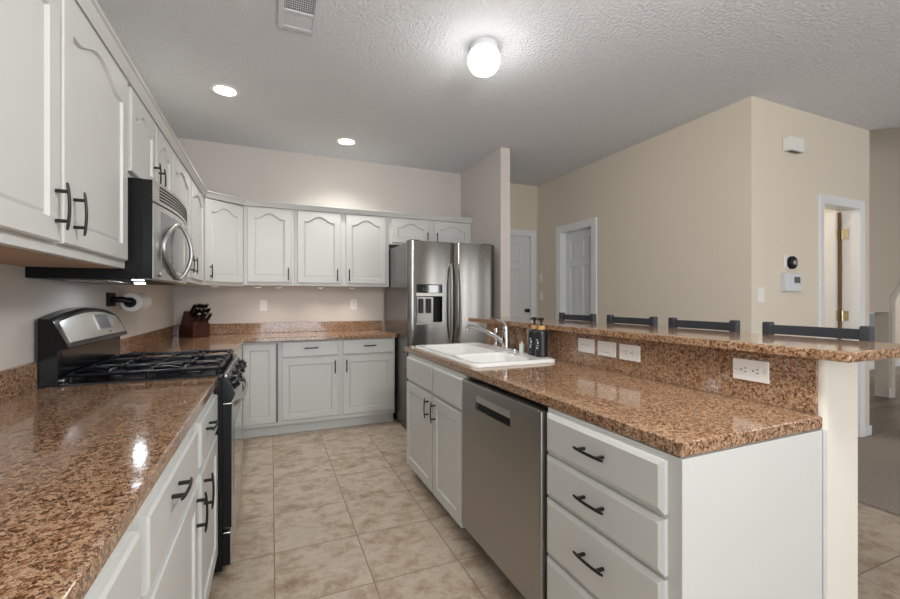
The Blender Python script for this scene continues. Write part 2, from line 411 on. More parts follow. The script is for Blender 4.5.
# ---- doors
def six_panel(w, h, t=.035):
    bm = NB(); st = .11*w/.76; ms = .1*w/.76
    pw = (w-2*st-ms)/2
    xs = [0, st, st+pw, st+pw+ms, w-st, w]
    zs = [0, .2, .2+.62, .2+.62+.13, .2+.62+.13+.72, 0, 0, h]
    zs[5] = zs[4]+.1; zs[6] = h-.11
    for i in range(5):
        for j in range(7):
            q = [(xs[i], zs[j]), (xs[i+1], zs[j]), (xs[i+1], zs[j+1]), (xs[i], zs[j+1])]
            if i in (1, 3) and j in (1, 3, 5):
                def ring(d, n): return [bm.verts.new((a[0]+(d if k in (0, 3) else -d), a[1]+(d if k in (0, 1) else -d), n)) for k, a in enumerate(q)]
                rs = [ring(0, t), ring(.012, t-.01), ring(.03, t-.01), ring(.045, t-.002)]
                for A, B in zip(rs, rs[1:]):
                    for k in range(4): bm.faces.new((A[k], A[(k+1) % 4], B[(k+1) % 4], B[k]))
                bm.faces.new(rs[-1])
            else: bm.faces.new([bm.verts.new(a+(t,)) for a in q])
    b = [bm.verts.new(p) for p in ((0, 0, 0), (w, 0, 0), (w, h, 0), (0, h, 0))]; f = [bm.verts.new(p) for p in ((0, 0, t), (w, 0, t), (w, h, t), (0, h, t))]
    bm.faces.new(b[::-1])
    for k in range(4): bm.faces.new((b[k], b[(k+1) % 4], f[(k+1) % 4], f[k]))
    return bm
def casing(w, h, cw=.065, t=.018, jamb=.12):
    """casing around an opening of width w, height h, plus the jamb lining; local frame, face at n=0..t, wall behind"""
    bm = NB()
    def loop(a, n): return [bm.verts.new(p+(n,)) for p in ((a, 0), (a, h-a), (w-a, h-a), (w-a, 0))]
    rg = [loop(-cw, 0), loop(-cw, t-.006), loop(-cw+.012, t), loop(-.012, t-.004), loop(.002, t-.008), loop(.002, -jamb), loop(.014, -jamb), loop(.014, 0.001), loop(.001, .001)]
    rg = rg[:5]+[loop(.014, t-.008), loop(.014, -jamb), loop(-.0, -jamb)]
    for A, B in zip(rg, rg[1:]):
        for k in range(3): bm.faces.new((A[k], A[k+1], B[k+1], B[k]))
    return bm
# hall door, closed
d = structure('door_1', (2.85, YH, 0))
b = casing(.87, 2.15); place(b, (2.44, YH, 0), (1, 0, 0), (0, -1, 0)); obj('door_frame', b, 'trimw', d)
b = six_panel(.84, 2.125); place(b, (2.455, YH+.075, .006), (1, 0, 0), (0, -1, 0)); leaf = obj('door_leaf', b, 'doorw', d)
b = NB(); lathe(b, [(.026, 0), (.026, .006), (.011, .01), (.011, .03), (.024, .036), (.028, .05), (.024, .062), (.004, .066)], (3.25, YH+.04, 1.11), mx=axis_mx((0, -1, 0))); obj('knob', b, 'handle', leaf)
b = NB(); box(b, 3.30, 3.311, YH-.004, YH+.003, 1.08, 1.14); obj('strike_plate', b, 'handle', d)
# pantry door on the beige wall, closed, set back in its frame
d = structure('door_2', (XR, 4.1, 0))
b = casing(D2b-D2a, D2h, .075); place(b, (XR, D2b, 0), (0, -1, 0), (-1, 0, 0)); obj('door_frame', b, 'trimw', d)
b = six_panel(D2b-D2a-.03, D2h-.02); place(b, (XR+.118, D2b-.015, .006), (0, -1, 0), (-1, 0, 0)); leaf = obj('door_leaf', b, 'doorw', d)
b = NB(); lathe(b, [(.026, 0), (.026, .006), (.011, .01), (.011, .03), (.024, .036), (.028, .05), (.024, .06), (.004, .064)], (XR+.085, D2a+.07, .95), mx=axis_mx((-1, 0, 0))); obj('knob', b, 'handle', leaf)
# open door
d = structure('door_3', (4.66, YN, 0))
b = casing(D3b-D3a, D3h, .06, jamb=.125); place(b, (D3a, YN, 0), (1, 0, 0), (0, -1, 0)); obj('door_frame', b, 'trimw', d)
b = six_panel(.58, D3h-.02); place(b, (4.932, YN+.15, .006), (0, 1, 0), (-1, 0, 0)); leaf = obj('door_leaf', b, 'doorw', d)
b = NB(); box(b, 4.9325, 4.95, YN+.13, YN+.2, .01, D3h-.02); obj('hinge_gap_shade', b, 'gap', leaf)  # brown strip painting the unlit gap between leaf and jamb
for z in (1.874, 1.11, .25):
    b = NB(); tube(b, [(4.94, YN+.118, z-.05), (4.94, YN+.118, z+.05)], .008); box(b, 4.942, 4.962, YN+.075, YN+.118, z-.045, z+.045)
    box(b, 4.9, 4.938, YN+.14, YN+.149, z-.045, z+.045); obj('hinge', b, 'brass', leaf)

# ------------------------------------------------------------------ upper cabinets
FX = -.55        # face frame plane of the left run
FYB = 4.484      # face frame plane of the back run
Z0, Z1 = 1.388, 2.15
DZ0, DZ1 = 1.418, 2.142
def cab_body(parent, poly, z0, z1, name='body'):
    bm = NB(); prism(bm, poly, z0, z1); return obj(name, bm, 'cab', parent)
def underside(parent, poly, z):
    bm = NB(); prism(bm, poly, z-.004, z); return obj('underside', bm, 'cab_dark', parent)
def left_upper(label, y0, y1, doors, z0=Z0, dz0=DZ0, hz=.095, arch=.045):
    t = thing('wall_cabinet', label, 'cabinet', (XW, (y0+y1)/2, z0))
    cab_body(t, [(XW, y0), (FX, y0), (FX, y1), (XW, y1)], z0, Z1)
    for a, b, hy in doors:      # door from y=a to y=b, handle at hy
        # seen from the room: U runs along +y, outward +x
        front(t, 'door', (FX, a, dz0), (0, 1, 0), (1, 0, 0), b-a, DZ1-dz0, (hy-a, hz), arch=arch, frame=.062, top=.055)
    return t
left_upper('large white two-door wall cabinet above the long counter, just before the microwave', .91, 2.098,
           [(.935, 1.479, 1.447), (1.497, 2.068, 1.56)], arch=.055)
left_upper('short white two-door wall cabinet directly above the microwave', 2.1, 2.918, [(2.115, 2.512, 2.47), (2.53, 2.9, 2.57)], z0=1.768, dz0=1.795, hz=.075, arch=.045)
left_upper('tall white two-door wall cabinet between the microwave and the corner', 2.92, 4.178, [(2.94, 3.5, 3.452), (3.56, 4.15, 3.602)], arch=.045)
# under-face light rail
t = thing('wall_cabinet', 'white single-door diagonal wall cabinet filling the corner above the knife block', 'cabinet', (-.6, 4.5, Z0))
PA, PB = Vector((FX, 4.18, 0)), Vector((-.245, FYB, 0))
cab_body(t, [(XW, 4.18), (FX, 4.18), (PB.x, FYB), (PB.x, YB), (XW, YB)], Z0, Z1)
Ud = (PB-PA).normalized(); Nd = Vector((Ud.y, -Ud.x, 0)); ld = (PB-PA).length
front(t, 'door', PA+Ud*.018+Vector((0, 0, DZ0)), Ud, Nd, ld-.036, DZ1-DZ0, (.045, .09), arch=.05, frame=.06, top=.055)
BU = .012
def back_upper(label, x0, x1, doors, z0=Z0+BU, dz0=DZ0+BU, hz=.085, arch=.055):
    t = thing('wall_cabinet', label, 'cabinet', ((x0+x1)/2, YB, z0))
    cab_body(t, [(x0, FYB), (x1, FYB), (x1, YB), (x0, YB)], z0, Z1+BU)
    for a, b, hx in doors:
        front(t, 'door', (a, FYB, dz0), (1, 0, 0), (0, -1, 0), b-a, DZ1+BU-dz0, (hx-a, hz), arch=arch, frame=.062, top=.05)
    return t
back_upper('white single-door wall cabinet beside the diagonal corner cabinet', -.243, .215, [(-.21, .184, .157)])
back_upper('white two-door wall cabinet over the back counter, beside the refrigerator', .217, 1.182, [(.243, .665, .632), (.72, 1.145, .752)])
back_upper('short white two-door wall cabinet above the refrigerator', 1.184, 2.183, [(1.215, 1.648, 1.622), (1.708, 2.155, 1.738)], z0=1.865, dz0=1.885, hz=.072, arch=.05)

def sweep(path, prof, dz=None):
    """profile (out, z) swept along a 2-D path with mitred corners; out is to the right of travel"""
    bm = NB(); P = [Vector((x, y)) for x, y in path]; rings = []
    for i, p in enumerate(P):
        d0 = (P[i]-P[i-1]).normalized() if i else (P[1]-P[0]).normalized()
        d1 = (P[i+1]-P[i]).normalized() if i < len(P)-1 else d0
        n0 = Vector((d0.y, -d0.x)); n1 = Vector((d1.y, -d1.x)); m = (n0+n1).normalized(); k = 1/max(.3, m.dot(n0))
        rings.append([bm.verts.new((p.x+m.x*o*k, p.y+m.y*o*k, z+(dz[i] if dz else 0))) for o, z in prof])
    n = len(prof)
    for A, B in zip(rings, rings[1:]):
        for k in range(n): bm.faces.new((A[k], A[(k+1) % n], B[(k+1) % n], B[k]))
    bm.faces.new(rings[0]); bm.faces.new(rings[-1][::-1])
    return bm
crown = [(-.02, 2.151), (.0, 2.151), (.02, 2.151), (.022, 2.163), (.03, 2.176), (.034, 2.19), (.042, 2.194), (.042, 2.206), (-.02, 2.206)]
struct('trim_1', sweep([(FX, .91), (FX, 4.18), (-.245, FYB), (2.183, FYB)], crown, (0, 0, BU, BU)), 'cab')
# raw wood underside seen below the first cabinet
t0 = [o for o in COL.objects if o.name == 'wall_cabinet'][0]
bm = NB(); box(bm, XW+.02, FX-.03, .93, 2.05, Z0-.004, Z0); obj('underside', bm, 'cab_dark', t0)

# ------------------------------------------------------------------ base cabinets
LX = -.238      # face frame plane, left run
def toe(parent, x0, x1, y0, y1, h=.1):
    bm = NB(); box(bm, x0, x1, y0, y1, 0, h); return obj('toe_kick', bm, 'cab', parent)
SLAB = dict(panel=False, cham=.007, chamd=.005)
def left_base(label, y0, y1, units):
    t = thing('base_cabinet', label, 'cabinet', (XW, (y0+y1)/2, 0))
    cab_body(t, [(XW+.004, y0), (LX, y0), (LX, y1), (XW+.004, y1)], .1, .874)
    toe(t, XW+.004, LX-.07, y0, y1)
    for a, b, dh, hy in units:
        front(t, 'drawer', (LX, a, .685), (0, 1, 0), (1, 0, 0), b-a, .155, ((dh-a) if dh else (b-a)/2, .105), vertical=False, **SLAB)
        front(t, 'door', (LX, a, .125), (0, 1, 0), (1, 0, 0), b-a, .535, (hy-a, .455), frame=.06)
    return t
left_base('white base cabinet under the long counter, beside the range', .955, 2.153, [(.985, 1.58, 1.225, 1.578-.03), (1.655, 2.13, 1.8, 1.71)])
left_base('white base cabinet under the end of the long counter, farther from the range', -.35, .953, [(-.32, .27, None, .24), (.35, .93, None, .38)])
left_base('white base cabinet between the range and the corner', 2.922, 4.18, [(2.95, 3.5, None, 3.45)])
BY = 4.192
def back_base(label, x0, x1): 
    t = thing('base_cabinet', label, 'cabinet', ((x0+x1)/2, YB, 0))
    cab_body(t, [(x0, BY), (x1, BY), (x1, YB-.004), (x0, YB-.004)], .1, .874)
    bm = NB(); box(bm, x0, x1, BY+.055, YB-.004, 0, .1); obj('toe_kick', bm, 'cab', t)
    return t
t = back_base('white corner base cabinet with one tall door beside the range', -.253, .064)
front(t, 'door', (-.235, BY, .13), (1, 0, 0), (0, -1, 0), .276, .725, None, frame=.055)
bm = NB(); box(bm, .045, .055, BY-.006, BY+.001, .13, .86); obj('gap_strip', bm, 'slot', t)
t = back_base('white two-door two-drawer base cabinet under the back counter', .066, 1.168)
for a, b, hx in ((.092, .6, .568), (.645, 1.153, .677)):
    front(t, 'drawer', (a, BY, .725), (1, 0, 0), (0, -1, 0), b-a, .142, ((b-a)/2+.005, .08), vertical=False, **SLAB)
    front(t, 'door', (a, BY, .14), (1, 0, 0), (0, -1, 0), b-a, .57, (hx-a, .475), frame=.06)

# island cabinets, fronts facing -x
IX = .918
t = thing('base_cabinet', 'white island cabinet under the sink with two false drawers', 'cabinet', (1.2, 2.46, 0))
bm = NB()
box(bm, IX, IX+.02, 1.957, 2.925, .1, .874); box(bm, IX+.02, 1.508, 1.957, 1.975, .1, .874); box(bm, IX+.02, 1.508, 2.957, 2.925, .1, .874)
box(bm, IX+.02, 1.508, 1.975, 2.907, .1, .12)
obj('body', bm, 'cab', t); toe(t, IX+.07, 1.5, 1.957, 2.925, .1)
for a, b, hy in ((2.913, 2.40, 2.452), (2.378, 1.965, 2.338)):
    front(t, 'drawer', (IX, a, .692), (0, -1, 0), (-1, 0, 0), a-b, .16, None, **SLAB)
    front(t, 'door', (IX, a, .085), (0, -1, 0), (-1, 0, 0), a-b, .59, (a-hy, .505), frame=.06)
t = thing('base_cabinet', 'white island cabinet with a stack of four drawers beside the dishwasher', 'cabinet', (1.2, 1.0, 0))
cab_body(t, [(IX, .724), (1.508, .724), (1.508, 1.253), (IX, 1.253)], .1, .874)
toe(t, IX+.07, 1.5, .76, 1.253)
for z0, z1 in ((.722, .858), (.567, .709), (.36, .556), (.115, .347)):
    front(t, 'drawer', (IX, 1.245, z0), (0, -1, 0), (-1, 0, 0), .488, z1-z0, (.245, (z1-z0)*.56), vertical=False, panel=False, cham=.014, chamd=.008)
bm = NB(); box(bm, IX-.0, 1.524, .717, .7235, 0, .873); obj('end_panel', bm, 'cab', t)
bm = NB(); box(bm, 1.511, 1.526, .711, .7165, 0, .873, .002); struct('trim_2', bm, 'cab')

# ------------------------------------------------------------------ counters
bm = NB(); prism(bm, [(XW, -.4), (-.22, -.4), (-.22, 2.156), (XW, 2.156)], .876, CT, .006)
tag(obj('countertop', bm, 'granite'), 'long speckled brown countertop in front of the range', 'countertop')
bm = NB(); prism(bm, [(XW, 2.919), (-.22, 2.919), (-.22, 4.15), (1.18, 4.15), (1.18, YB), (XW, YB)], .876, CT, .006)
tag(obj('countertop', bm, 'granite'), 'L-shaped speckled brown countertop under the knife block and back wall', 'countertop')
SX0, SX1, SY0, SY1 = .94, 1.468, 1.905, 2.89
def slab_hole(o, i, z0, z1, bev=.006):
    bm = NB(); (a0, a1, b0, b1), (c0, c1, d0, d1) = o, i
    O = [(a0, b0), (a1, b0), (a1, b1), (a0, b1)]; I = [(c0, d0), (c1, d0), (c1, d1), (c0, d1)]
    L = {}
    for n, P, z in (('ol', O, z0), ('oh', O, z1), ('il', I, z0), ('ih', I, z1)): L[n] = [bm.verts.new(p+(z,)) for p in P]
    for k in range(4):
        j = (k+1) % 4
        for A, B in (('ol', 'oh'), ('oh', 'ih'), ('ih', 'il'), ('il', 'ol')): bm.faces.new((L[A][k], L[A][j], L[B][j], L[B][k]))
    bmesh.ops.recalc_face_normals(bm, faces=bm.faces[:])
    e = [e for e in bm.edges if all(v in L['oh'] or v in L['ol'] for v in e.verts) ]
    bmesh.ops.bevel(bm, geom=e, offset=bev, segments=2, affect='EDGES', profile=.5)
    return bm
bm = slab_hole((.915, 1.515, .716, 3.02), (SX0+.03, SX1-.03, SY0+.03, SY1-.03), .876, CT)
tag(obj('countertop', bm, 'granite'), 'speckled brown island countertop around the white sink', 'countertop')
bm = NB(); box(bm, 1.515, 1.5265, .735, 2.842, CT, 1.0848); tag(obj('backsplash', bm, 'granite'), 'tall speckled brown backsplash between island counter and raised bar', 'backsplash')
bm = NB(); prism(bm, [(1.466, .632), (1.86, .632), (1.90, .67), (1.90, 3.02), (1.86, 3.07), (1.466, 3.07)], 1.086, 1.117, .006)
tag(obj('bar_counter', bm, 'granite'), 'raised speckled brown bar top along the island', 'bar counter')
bm = NB(); box(bm, XW, XW+.02, -.4, 2.155, CT, 1.017, .003); tag(obj('backsplash', bm, 'granite'), 'low speckled backsplash strip on the wall before the range', 'backsplash')
bm = NB(); box(bm, XW, XW+.02, 2.92, YB, CT, 1.017, .003); box(bm, XW+.0205, 1.18, YB-.02, YB, CT, 1.02, .003)
tag(obj('backsplash', bm, 'granite'), 'low speckled backsplash strip around the corner behind the knife block', 'backsplash')
t = thing('shelf_bracket', 'small dark steel bracket under the bar overhang', 'bracket', (1.73, .85, 1.0))
bm = NB(); prism(bm, [(0, 0), (.15, 0), (.15, -.02), (.02, -.13), (0, -.13)], -.012, .012, mx=Matrix.Translation((1.7225, .8, 1.0855)) @ Matrix.Rotation(R(90), 4, 'X')); obj('brace', bm, 'stool', t)

# ------------------------------------------------------------------ sink, faucet
t = thing('sink', 'white drop-in double-bowl kitchen sink in the island counter', 'sink', (1.2, 2.4, CT))
def sink_zone(bm, y0, y1, lo_r, hi_r, b, depth):
    """half the rim with one bowl; b = bowl rect"""
    O = rrect(SX0, SX1, y0, y1, (hi_r, hi_r, lo_r, lo_r)); O2 = rrect(SX0+.012, SX1-.012, y0+(.012 if lo_r > .01 else 0), y1-(.012 if hi_r > .01 else 0), (hi_r, hi_r, lo_r, lo_r))
    loops = []
    if True: loops.append([p+(CT+.001,) for p in O]); loops.append([p+(CT+.012,) for p in O])
    loops.append([p+(CT+.02,) for p in O2])
    x0, x1, a, c = b
    loops.append([p+(CT+.018,) for p in rrect(x0, x1, a, c, .06)])
    loops.append([p+(CT+.006,) for p in rrect(x0+.012, x1-.012, a+.012, c-.012, .055)])
    loops.append([p+(CT-depth+.03,) for p in rrect(x0+.03, x1-.03, a+.03, c-.03, .05)])
    loops.append([p+(CT-depth,) for p in rrect(x0+.06, x1-.06, a+.06, c-.06, .04)])
    rg = [[bm.verts.new(p) for p in l] for l in loops]
    for i, (A, B) in enumerate(zip(rg, rg[1:])):
        n = len(A)
        for k in range(n):
            j = (k+1) % n
            if i < 1:
                ym = y1 if hi_r < .01 else y0
                if abs(A[k].co.y-ym) < .003 and abs(A[j].co.y-ym) < .003: continue
            bm.faces.new((A[k], A[j], B[j], B[k]))
    bm.faces.new(rg[-1])
bm = NB(); ym = 2.31
sink_zone(bm, SY0, ym, .05, .001, (SX0+.045, 1.335, SY0+.045, ym-.02), .17)
sink_zone(bm, ym, SY1, .001, .05, (SX0+.045, 1.335, ym+.02, SY1-.045), .2)
obj('basin', bm, 'porcelain', t, smooth=50)
for y in (2.12, 2.57):
    bm = NB(); lathe(bm, [(.04, 0), (.04, .003), (.03, .004), (.012, .002), (.001, .002)], (1.16, y, CT-(.17 if y < 2.3 else .2)+.001)); obj('drain', bm, 'chrome', t)
ZD = CT+.0205
t = thing('faucet', 'chrome single-lever kitchen faucet on the sink deck', 'faucet', (1.434, 2.44, ZD))
bm = NB(); prism(bm, rrect(1.412, 1.457, 2.29, 2.60, .018), ZD-.0005, ZD+.014, .004); obj('base_plate', bm, 'chrome', t)
bm = NB(); lathe(bm, [(.026, .012), (.025, .06), (.022, .11), (.02, .125)], (1.434, 2.42, ZD)); obj('body', bm, 'chrome', t)
bm = NB(); tube(bm, [(1.43, 2.43, ZD+.035), (1.41, 2.46, ZD+.065), (1.36, 2.53, ZD+.105), (1.30, 2.615, ZD+.14), (1.275, 2.65, ZD+.145), (1.267, 2.66, ZD+.138), (1.265, 2.662, ZD+.118)], [.014, .014, .012, .011, .011, .012, .013], 12); obj('spout', bm, 'chrome', t)
bm = NB(); lathe(bm, [(.022, 0), (.023, .015), (.015, .03), (.002, .034)], (1.434, 2.42, ZD+.122)); tube(bm, [(1.434, 2.42, ZD+.145), (1.43, 2.435, ZD+.17), (1.42, 2.46, ZD+.183), (1.405, 2.50, ZD+.19)], [.011, .01, .008, .007], 10); obj('lever', bm, 'chrome', t)
t = thing('sink_sprayer', 'chrome side sprayer standing behind the faucet on the sink deck', 'sprayer', (1.434, 2.545, ZD))
bm = NB(); lathe(bm, [(.018, .0142), (.014, .03), (.012, .06), (.016, .09), (.018, .115), (.012, .13), (.002, .132)], (1.434, 2.55, ZD)); obj('spray_head', bm, 'chrome', t)
t = thing('soap_pump', 'short pale dispenser beside the black bottles on the sink deck', 'dispenser', (1.43, 2.22, ZD))
bm = NB(); lathe(bm, [(.017, 0), (.017, .05), (.015, .054), (.006, .056), (.006, .066), (.002, .067)], (1.43, 2.22, ZD)); obj('body', bm, mat('pale_green_white', '#c9d2c8', .25), t)

def soap_bottle(x, y, label):
    t = thing('soap_bottle', label, 'bottle', (x, y, ZD), 'black soap bottles on the sink deck')
    bm = NB(); lathe(bm, [(.034, 0), (.037, .004), (.037, .125), (.034, .142), (.024, .152), (.02, .155)], (x, y, ZD), 32); bo = obj('body', bm, 'soap', t)
    bm = NB(); lathe(bm, [(.021, .1545), (.021, .175), (.02, .176)], (x, y, ZD)); obj('collar', bm, 'tan', t)
    bm = NB(); lathe(bm, [(.007, .175), (.007, .2), (.016, .212), (.017, .222), (.002, .223)], (x, y, ZD)); tube(bm, [(x, y, ZD+.214), (x-.008, y+.018, ZD+.214), (x-.01, y+.022, ZD+.208)], .005, 8); obj('pump', bm, 'soap', t)
    bm = NB()
    for k, (dz, hgt) in enumerate(((.045, .012), (.062, .006), (.074, .014), (.094, .006))):
        for q in range(3):
            a = math.atan2(-y, -x)-.75+.14*q; r = .0375
            if (k+q) % 3 == 2: continue
            cx, cy = x+r*math.cos(a), y+r*math.sin(a)
            tube(bm, [(cx, cy, ZD+dz), (cx, cy, ZD+dz+hgt)], .0018, 6)
    obj('print', bm, 'soapink', bo)
soap_bottle(1.432, 2.02, 'black soap bottle with tan collar, closer to the sink corner')
soap_bottle(1.438, 2.097, 'black soap bottle with tan collar, partly hidden beside the pale dispenser')

# ------------------------------------------------------------------ dishwasher
t = thing('dishwasher', 'stainless dishwasher with pocket handle between the island cabinets', 'dishwasher', (1.2, 1.6, 0))
bm = NB(); box(bm, .943, 1.5, 1.262, 1.948, .1, .868); obj('tub', bm, 'black', t)
y0, y1 = 1.264, 1.946
PY0, PY1, PZ0, PZ1 = 1.475, 1.79, .742, .808
bm = NB(); DX0, DX1 = .894, .942
O = [(y0, .11), (y1, .11), (y1, .858), (y0, .858)]; I = [(PY0, PZ0), (PY1, PZ0), (PY1, PZ1), (PY0, PZ1)]
bev = .014
Oi = [(y0+bev, .11+bev), (y1-bev, .11+bev), (y1-bev, .858-bev), (y0+bev, .858-bev)]
Om = [(y0+.004, .114), (y1-.004, .114), (y1-.004, .854), (y0+.004, .854)]
loops = [[(DX1,)+p for p in O], [(DX0+.012,)+p for p in O], [(DX0+.004,)+p for p in Om], [(DX0,)+p for p in Oi], [(DX0,)+p for p in I], [(DX0+.022,)+p for p in I]]
rg = [[bm.verts.new(p) for p in l] for l in loops]
for A, B in zip(rg, rg[1:]):
    for k in range(4): bm.faces.new((A[k], A[(k+1) % 4], B[(k+1) % 4], B[k]))
bm.faces.new(rg[0]); bm.faces.new(rg[-1][::-1]); dr = obj('door', bm, 'steel_dark', t)
bm = NB(); box(bm, DX0+.016, DX0+.0215, PY0+.003, PY1-.003, PZ0+.002, PZ0+.032); obj('pocket', bm, 'black', dr)
bm = NB(); box(bm, DX0+.001, DX0+.014, PY0+.001, PY1-.001, PZ0+.034, PZ1-.001, .002); obj('handle', bm, 'steel_h', dr)
bm = NB(); box(bm, .99, 1.0, 1.262, 1.948, 0, .1); obj('toe_kick', bm, 'black', t)

# ------------------------------------------------------------------ range
RY0, RY1 = 2.159, 2.916
t = thing('range', 'stainless and black gas range between the two counters', 'stove', (-.5, 2.54, 0))
bm = NB(); box(bm, -.855, -.205, RY0, RY1, .03, .9); obj('body', bm, 'black', t)
for yy in (RY0+.05, RY1-.05):
    for xx in (-.3, -.8):
        bm = NB(); box(bm, xx, xx+.04, yy-.02, yy+.02, 0, .0305); obj('foot', bm, 'black', t)
bm = NB(); box(bm, -.2045, -.165, RY0+.003, RY1-.003, .215, .79, .006); dr = obj('oven_door', bm, 'steel_h', t)
bm = NB(); box(bm, -.2035, -.167, RY0+.001, RY0+.0028, .22, .785); obj('door_side', bm, 'black', dr)
bm = NB(); box(bm, -.166, -.163, RY0+.1, RY1-.1, .33, .66, .001); obj('window', bm, 'glassblack', dr)
n = 14; pts = [(-.167+.04*(1-(2*k/n-1)**2)**.7, RY0+.03+(RY1-RY0-.06)*k/n, .775) for k in range(n+1)]
bm = NB(); tube(bm, pts, .013, 12, flat=(.7, 1.1))
hd = obj('handle', bm, 'steel_h', dr)
bm = NB(); box(bm, -.2045, -.17, RY0+.003, RY1-.003, .045, .2, .006); obj('drawer', bm, 'steel_h', t)
bm = NB(); box(bm, -.2035, -.172, RY0+.001, RY0+.0028, .05, .195); obj('drawer_side', bm, 'black', t)
# control panel: sloped
bm = NB(); prof = [(-.205, .80), (-.168, .80), (-.155, .83), (-.19, .905), (-.205, .905)]
mxY = lambda y: Matrix(((1, 0, 0, 0), (0, 0, 1, y), (0, 1, 0, 0), (0, 0, 0, 1)))
prism(bm, prof, RY0+.012, RY1-.012, mx=mxY(0)); obj('control_panel', bm, 'steel_h', t)
bm = NB(); prof2 = [(-.21, .795), (-.165, .795), (-.151, .83), (-.187, .908), (-.21, .908)]
prism(bm, prof2, RY0, RY0+.012, .003, mx=mxY(0)); obj('end_cap', bm, 'blackgloss', t)
bm = NB(); prism(bm, prof2, RY1-.012, RY1, .003, mx=mxY(0)); obj('end_cap', bm, 'blackgloss', t)
kn = Vector((.075, 0, .035)).normalized()
for y in (2.25, 2.43, 2.64, 2.82):
    bm = NB(); c = Vector((-.172, y, .866))
    lathe(bm, [(.036, 0), (.036, .004), (.03, .006), (.028, .024), (.024, .03), (.001, .031)], c, 20, axis_mx(kn))
    t1 = NB(); box(t1, -.005, .005, -.026, .026, .02, .038, .002); add(bm, t1, Matrix.Translation(c) @ axis_mx(kn))
    obj('knob', bm, 'blackgloss', t)
# cooktop
bm = NB(); prism(bm, rrect(-.79, -.195, RY0-.004, RY1+.002, .012, 3), .9, .924, .005); ck = obj('cooktop', bm, 'blackgloss', t)
bm = NB(); box(bm, -.195, -.187, RY0+.01, RY1-.01, .9, .918, .002); obj('front_lip', bm, 'steel_h', t)
for x, y, r in ((-.34, 2.31, .048), (-.64, 2.31, .038), (-.49, 2.537, .052), (-.34, 2.765, .042), (-.64, 2.765, .036)):
    bm = NB(); lathe(bm, [(r*1.25, 0), (r*1.25, .004), (r, .008), (r, .012), (r*.96, .018), (r*.9, .02), (.001, .021)], (x, y, .9235), 24); obj('burner', bm, 'iron', t)
def grate(y0, y1):
    bm = NB(); x0, x1 = -.765, -.215; z = .956; r = .0075
    def bar(pts): tube(bm, pts, r, 8)
    loop = rrect(x0, x1, y0, y1, .03, 4); bar([p+(z-.006,) for p in loop]+[loop[0]+(z-.006,)])
    yc = (y0+y1)/2; xm = (x0+x1)/2
    bar([(xm, y0, z-.004), (xm, y1, z-.004)])
    for xc in ((x0+xm)/2, (x1+xm)/2):
        hw = (x1-xm)/2
        for sx, sy in ((-1, 0), (1, 0), (0, -1), (0, 1)):
            p0 = (xc+sx*hw, yc+sy*(y1-y0)/2); p1 = (xc+sx*.03, yc+sy*.03)
            bar([p0+(z-.012,), (p0[0]*.8+p1[0]*.2, p0[1]*.8+p1[1]*.2, z+.004), (p0[0]*.5+p1[0]*.5, p0[1]*.5+p1[1]*.5, z+.006), p1+(z+.002,)])
        for sy in (-1, 1):   # curved side fingers
            bar([(xc-hw, yc+sy*(y1-y0)*.2, z-.004), (xc-hw*.5, yc+sy*(y1-y0)*.3, z+.005), (xc, yc+sy*(y1-y0)*.46, z-.004)])
    for px, py in ((x0+.01, y0+.01), (x1-.01, y0+.01), (x0+.01, y1-.01), (x1-.01, y1-.01), (xm, y0), (xm, y1)):
        tube(bm, [(px, py, z-.004), (px, py, .9235)], .009, 8)
    obj('grate', bm, 'iron', t)
gw = (RY1-RY0-.05)/3
for k in range(3): grate(RY0+.02+k*(gw+.005), RY0+.02+k*(gw+.005)+gw)
# backguard
bm = NB()
prof = [(-.846, .9), (-.785, .9), (-.785, 1.055), (-.752, 1.066), (-.755, 1.08), (-.797, 1.168), (-.81, 1.182), (-.846, 1.186)]
def arch_guard(y0, y1, prof, n, scale_top, bm):
    rings = []
    for k in range(n+1):
        s = k/n; y = y0+(y1-y0)*s; up = scale_top*(1-(2*s-1)**2)
        rings.append([bm.verts.new((x, y, z+(up if z > 1.12 else 0))) for x, z in prof])
    m = len(prof)
    for A, B in zip(rings, rings[1:]):
        for j in range(m): bm.faces.new((A[j], A[(j+1) % m], B[(j+1) % m], B[j]))
    bm.faces.new(rings[0]); bm.faces.new(rings[-1][::-1])
arch_guard(RY0, RY1, prof, 16, .04, bm); bg_ = obj('backguard', bm, 'blackgloss', t)
bm = NB(); n = 16; A = []; rows = 6
def gpt(s, q, off):   # point on the sloped face; q 0 bottom .. 1 top
    y = RY0+.035+(RY1-RY0-.07)*s; ss = (y-RY0)/(RY1-RY0); up = .04*(1-(2*ss-1)**2)
    zt = 1.168+up-.008; x = -.755+(-.797+.755)*q; z = 1.086+(zt-1.086)*q
    nrm = Vector((.09, 0, .042)).normalized()*off
    return Vector((x, y, z))+nrm
for off in (-.002, .004):
    A.append([[bm.verts.new(gpt(i/n, j/rows, off)) for j in range(rows+1)] for i in range(n+1)])
for i in range(n):
    for j in range(rows):
        for L_ in A: bm.faces.new((L_[i][j], L_[i+1][j], L_[i+1][j+1], L_[i][j+1]))
for j in range(rows):
    for i in (0, n): bm.faces.new((A[0][i][j], A[0][i][j+1], A[1][i][j+1], A[1][i][j]))
for i in range(n):
    for j in (0, rows): bm.faces.new((A[0][i][j], A[0][i+1][j], A[1][i+1][j], A[1][i][j]))
pn = obj('control_face', bm, 'steel_h', bg_)
def on_face(s0, s1, q0, q1, o0, o1):
    bm = NB(); v = [[bm.verts.new(gpt(s, q, o)) for s, q in ((s0, q0), (s1, q0), (s1, q1), (s0, q1))] for o in (o0, o1)]
    bm.faces.new(v[0]); bm.faces.new(v[1])
    for k in range(4): bm.faces.new((v[0][k], v[0][(k+1) % 4], v[1][(k+1) % 4], v[1][k]))
    return bm
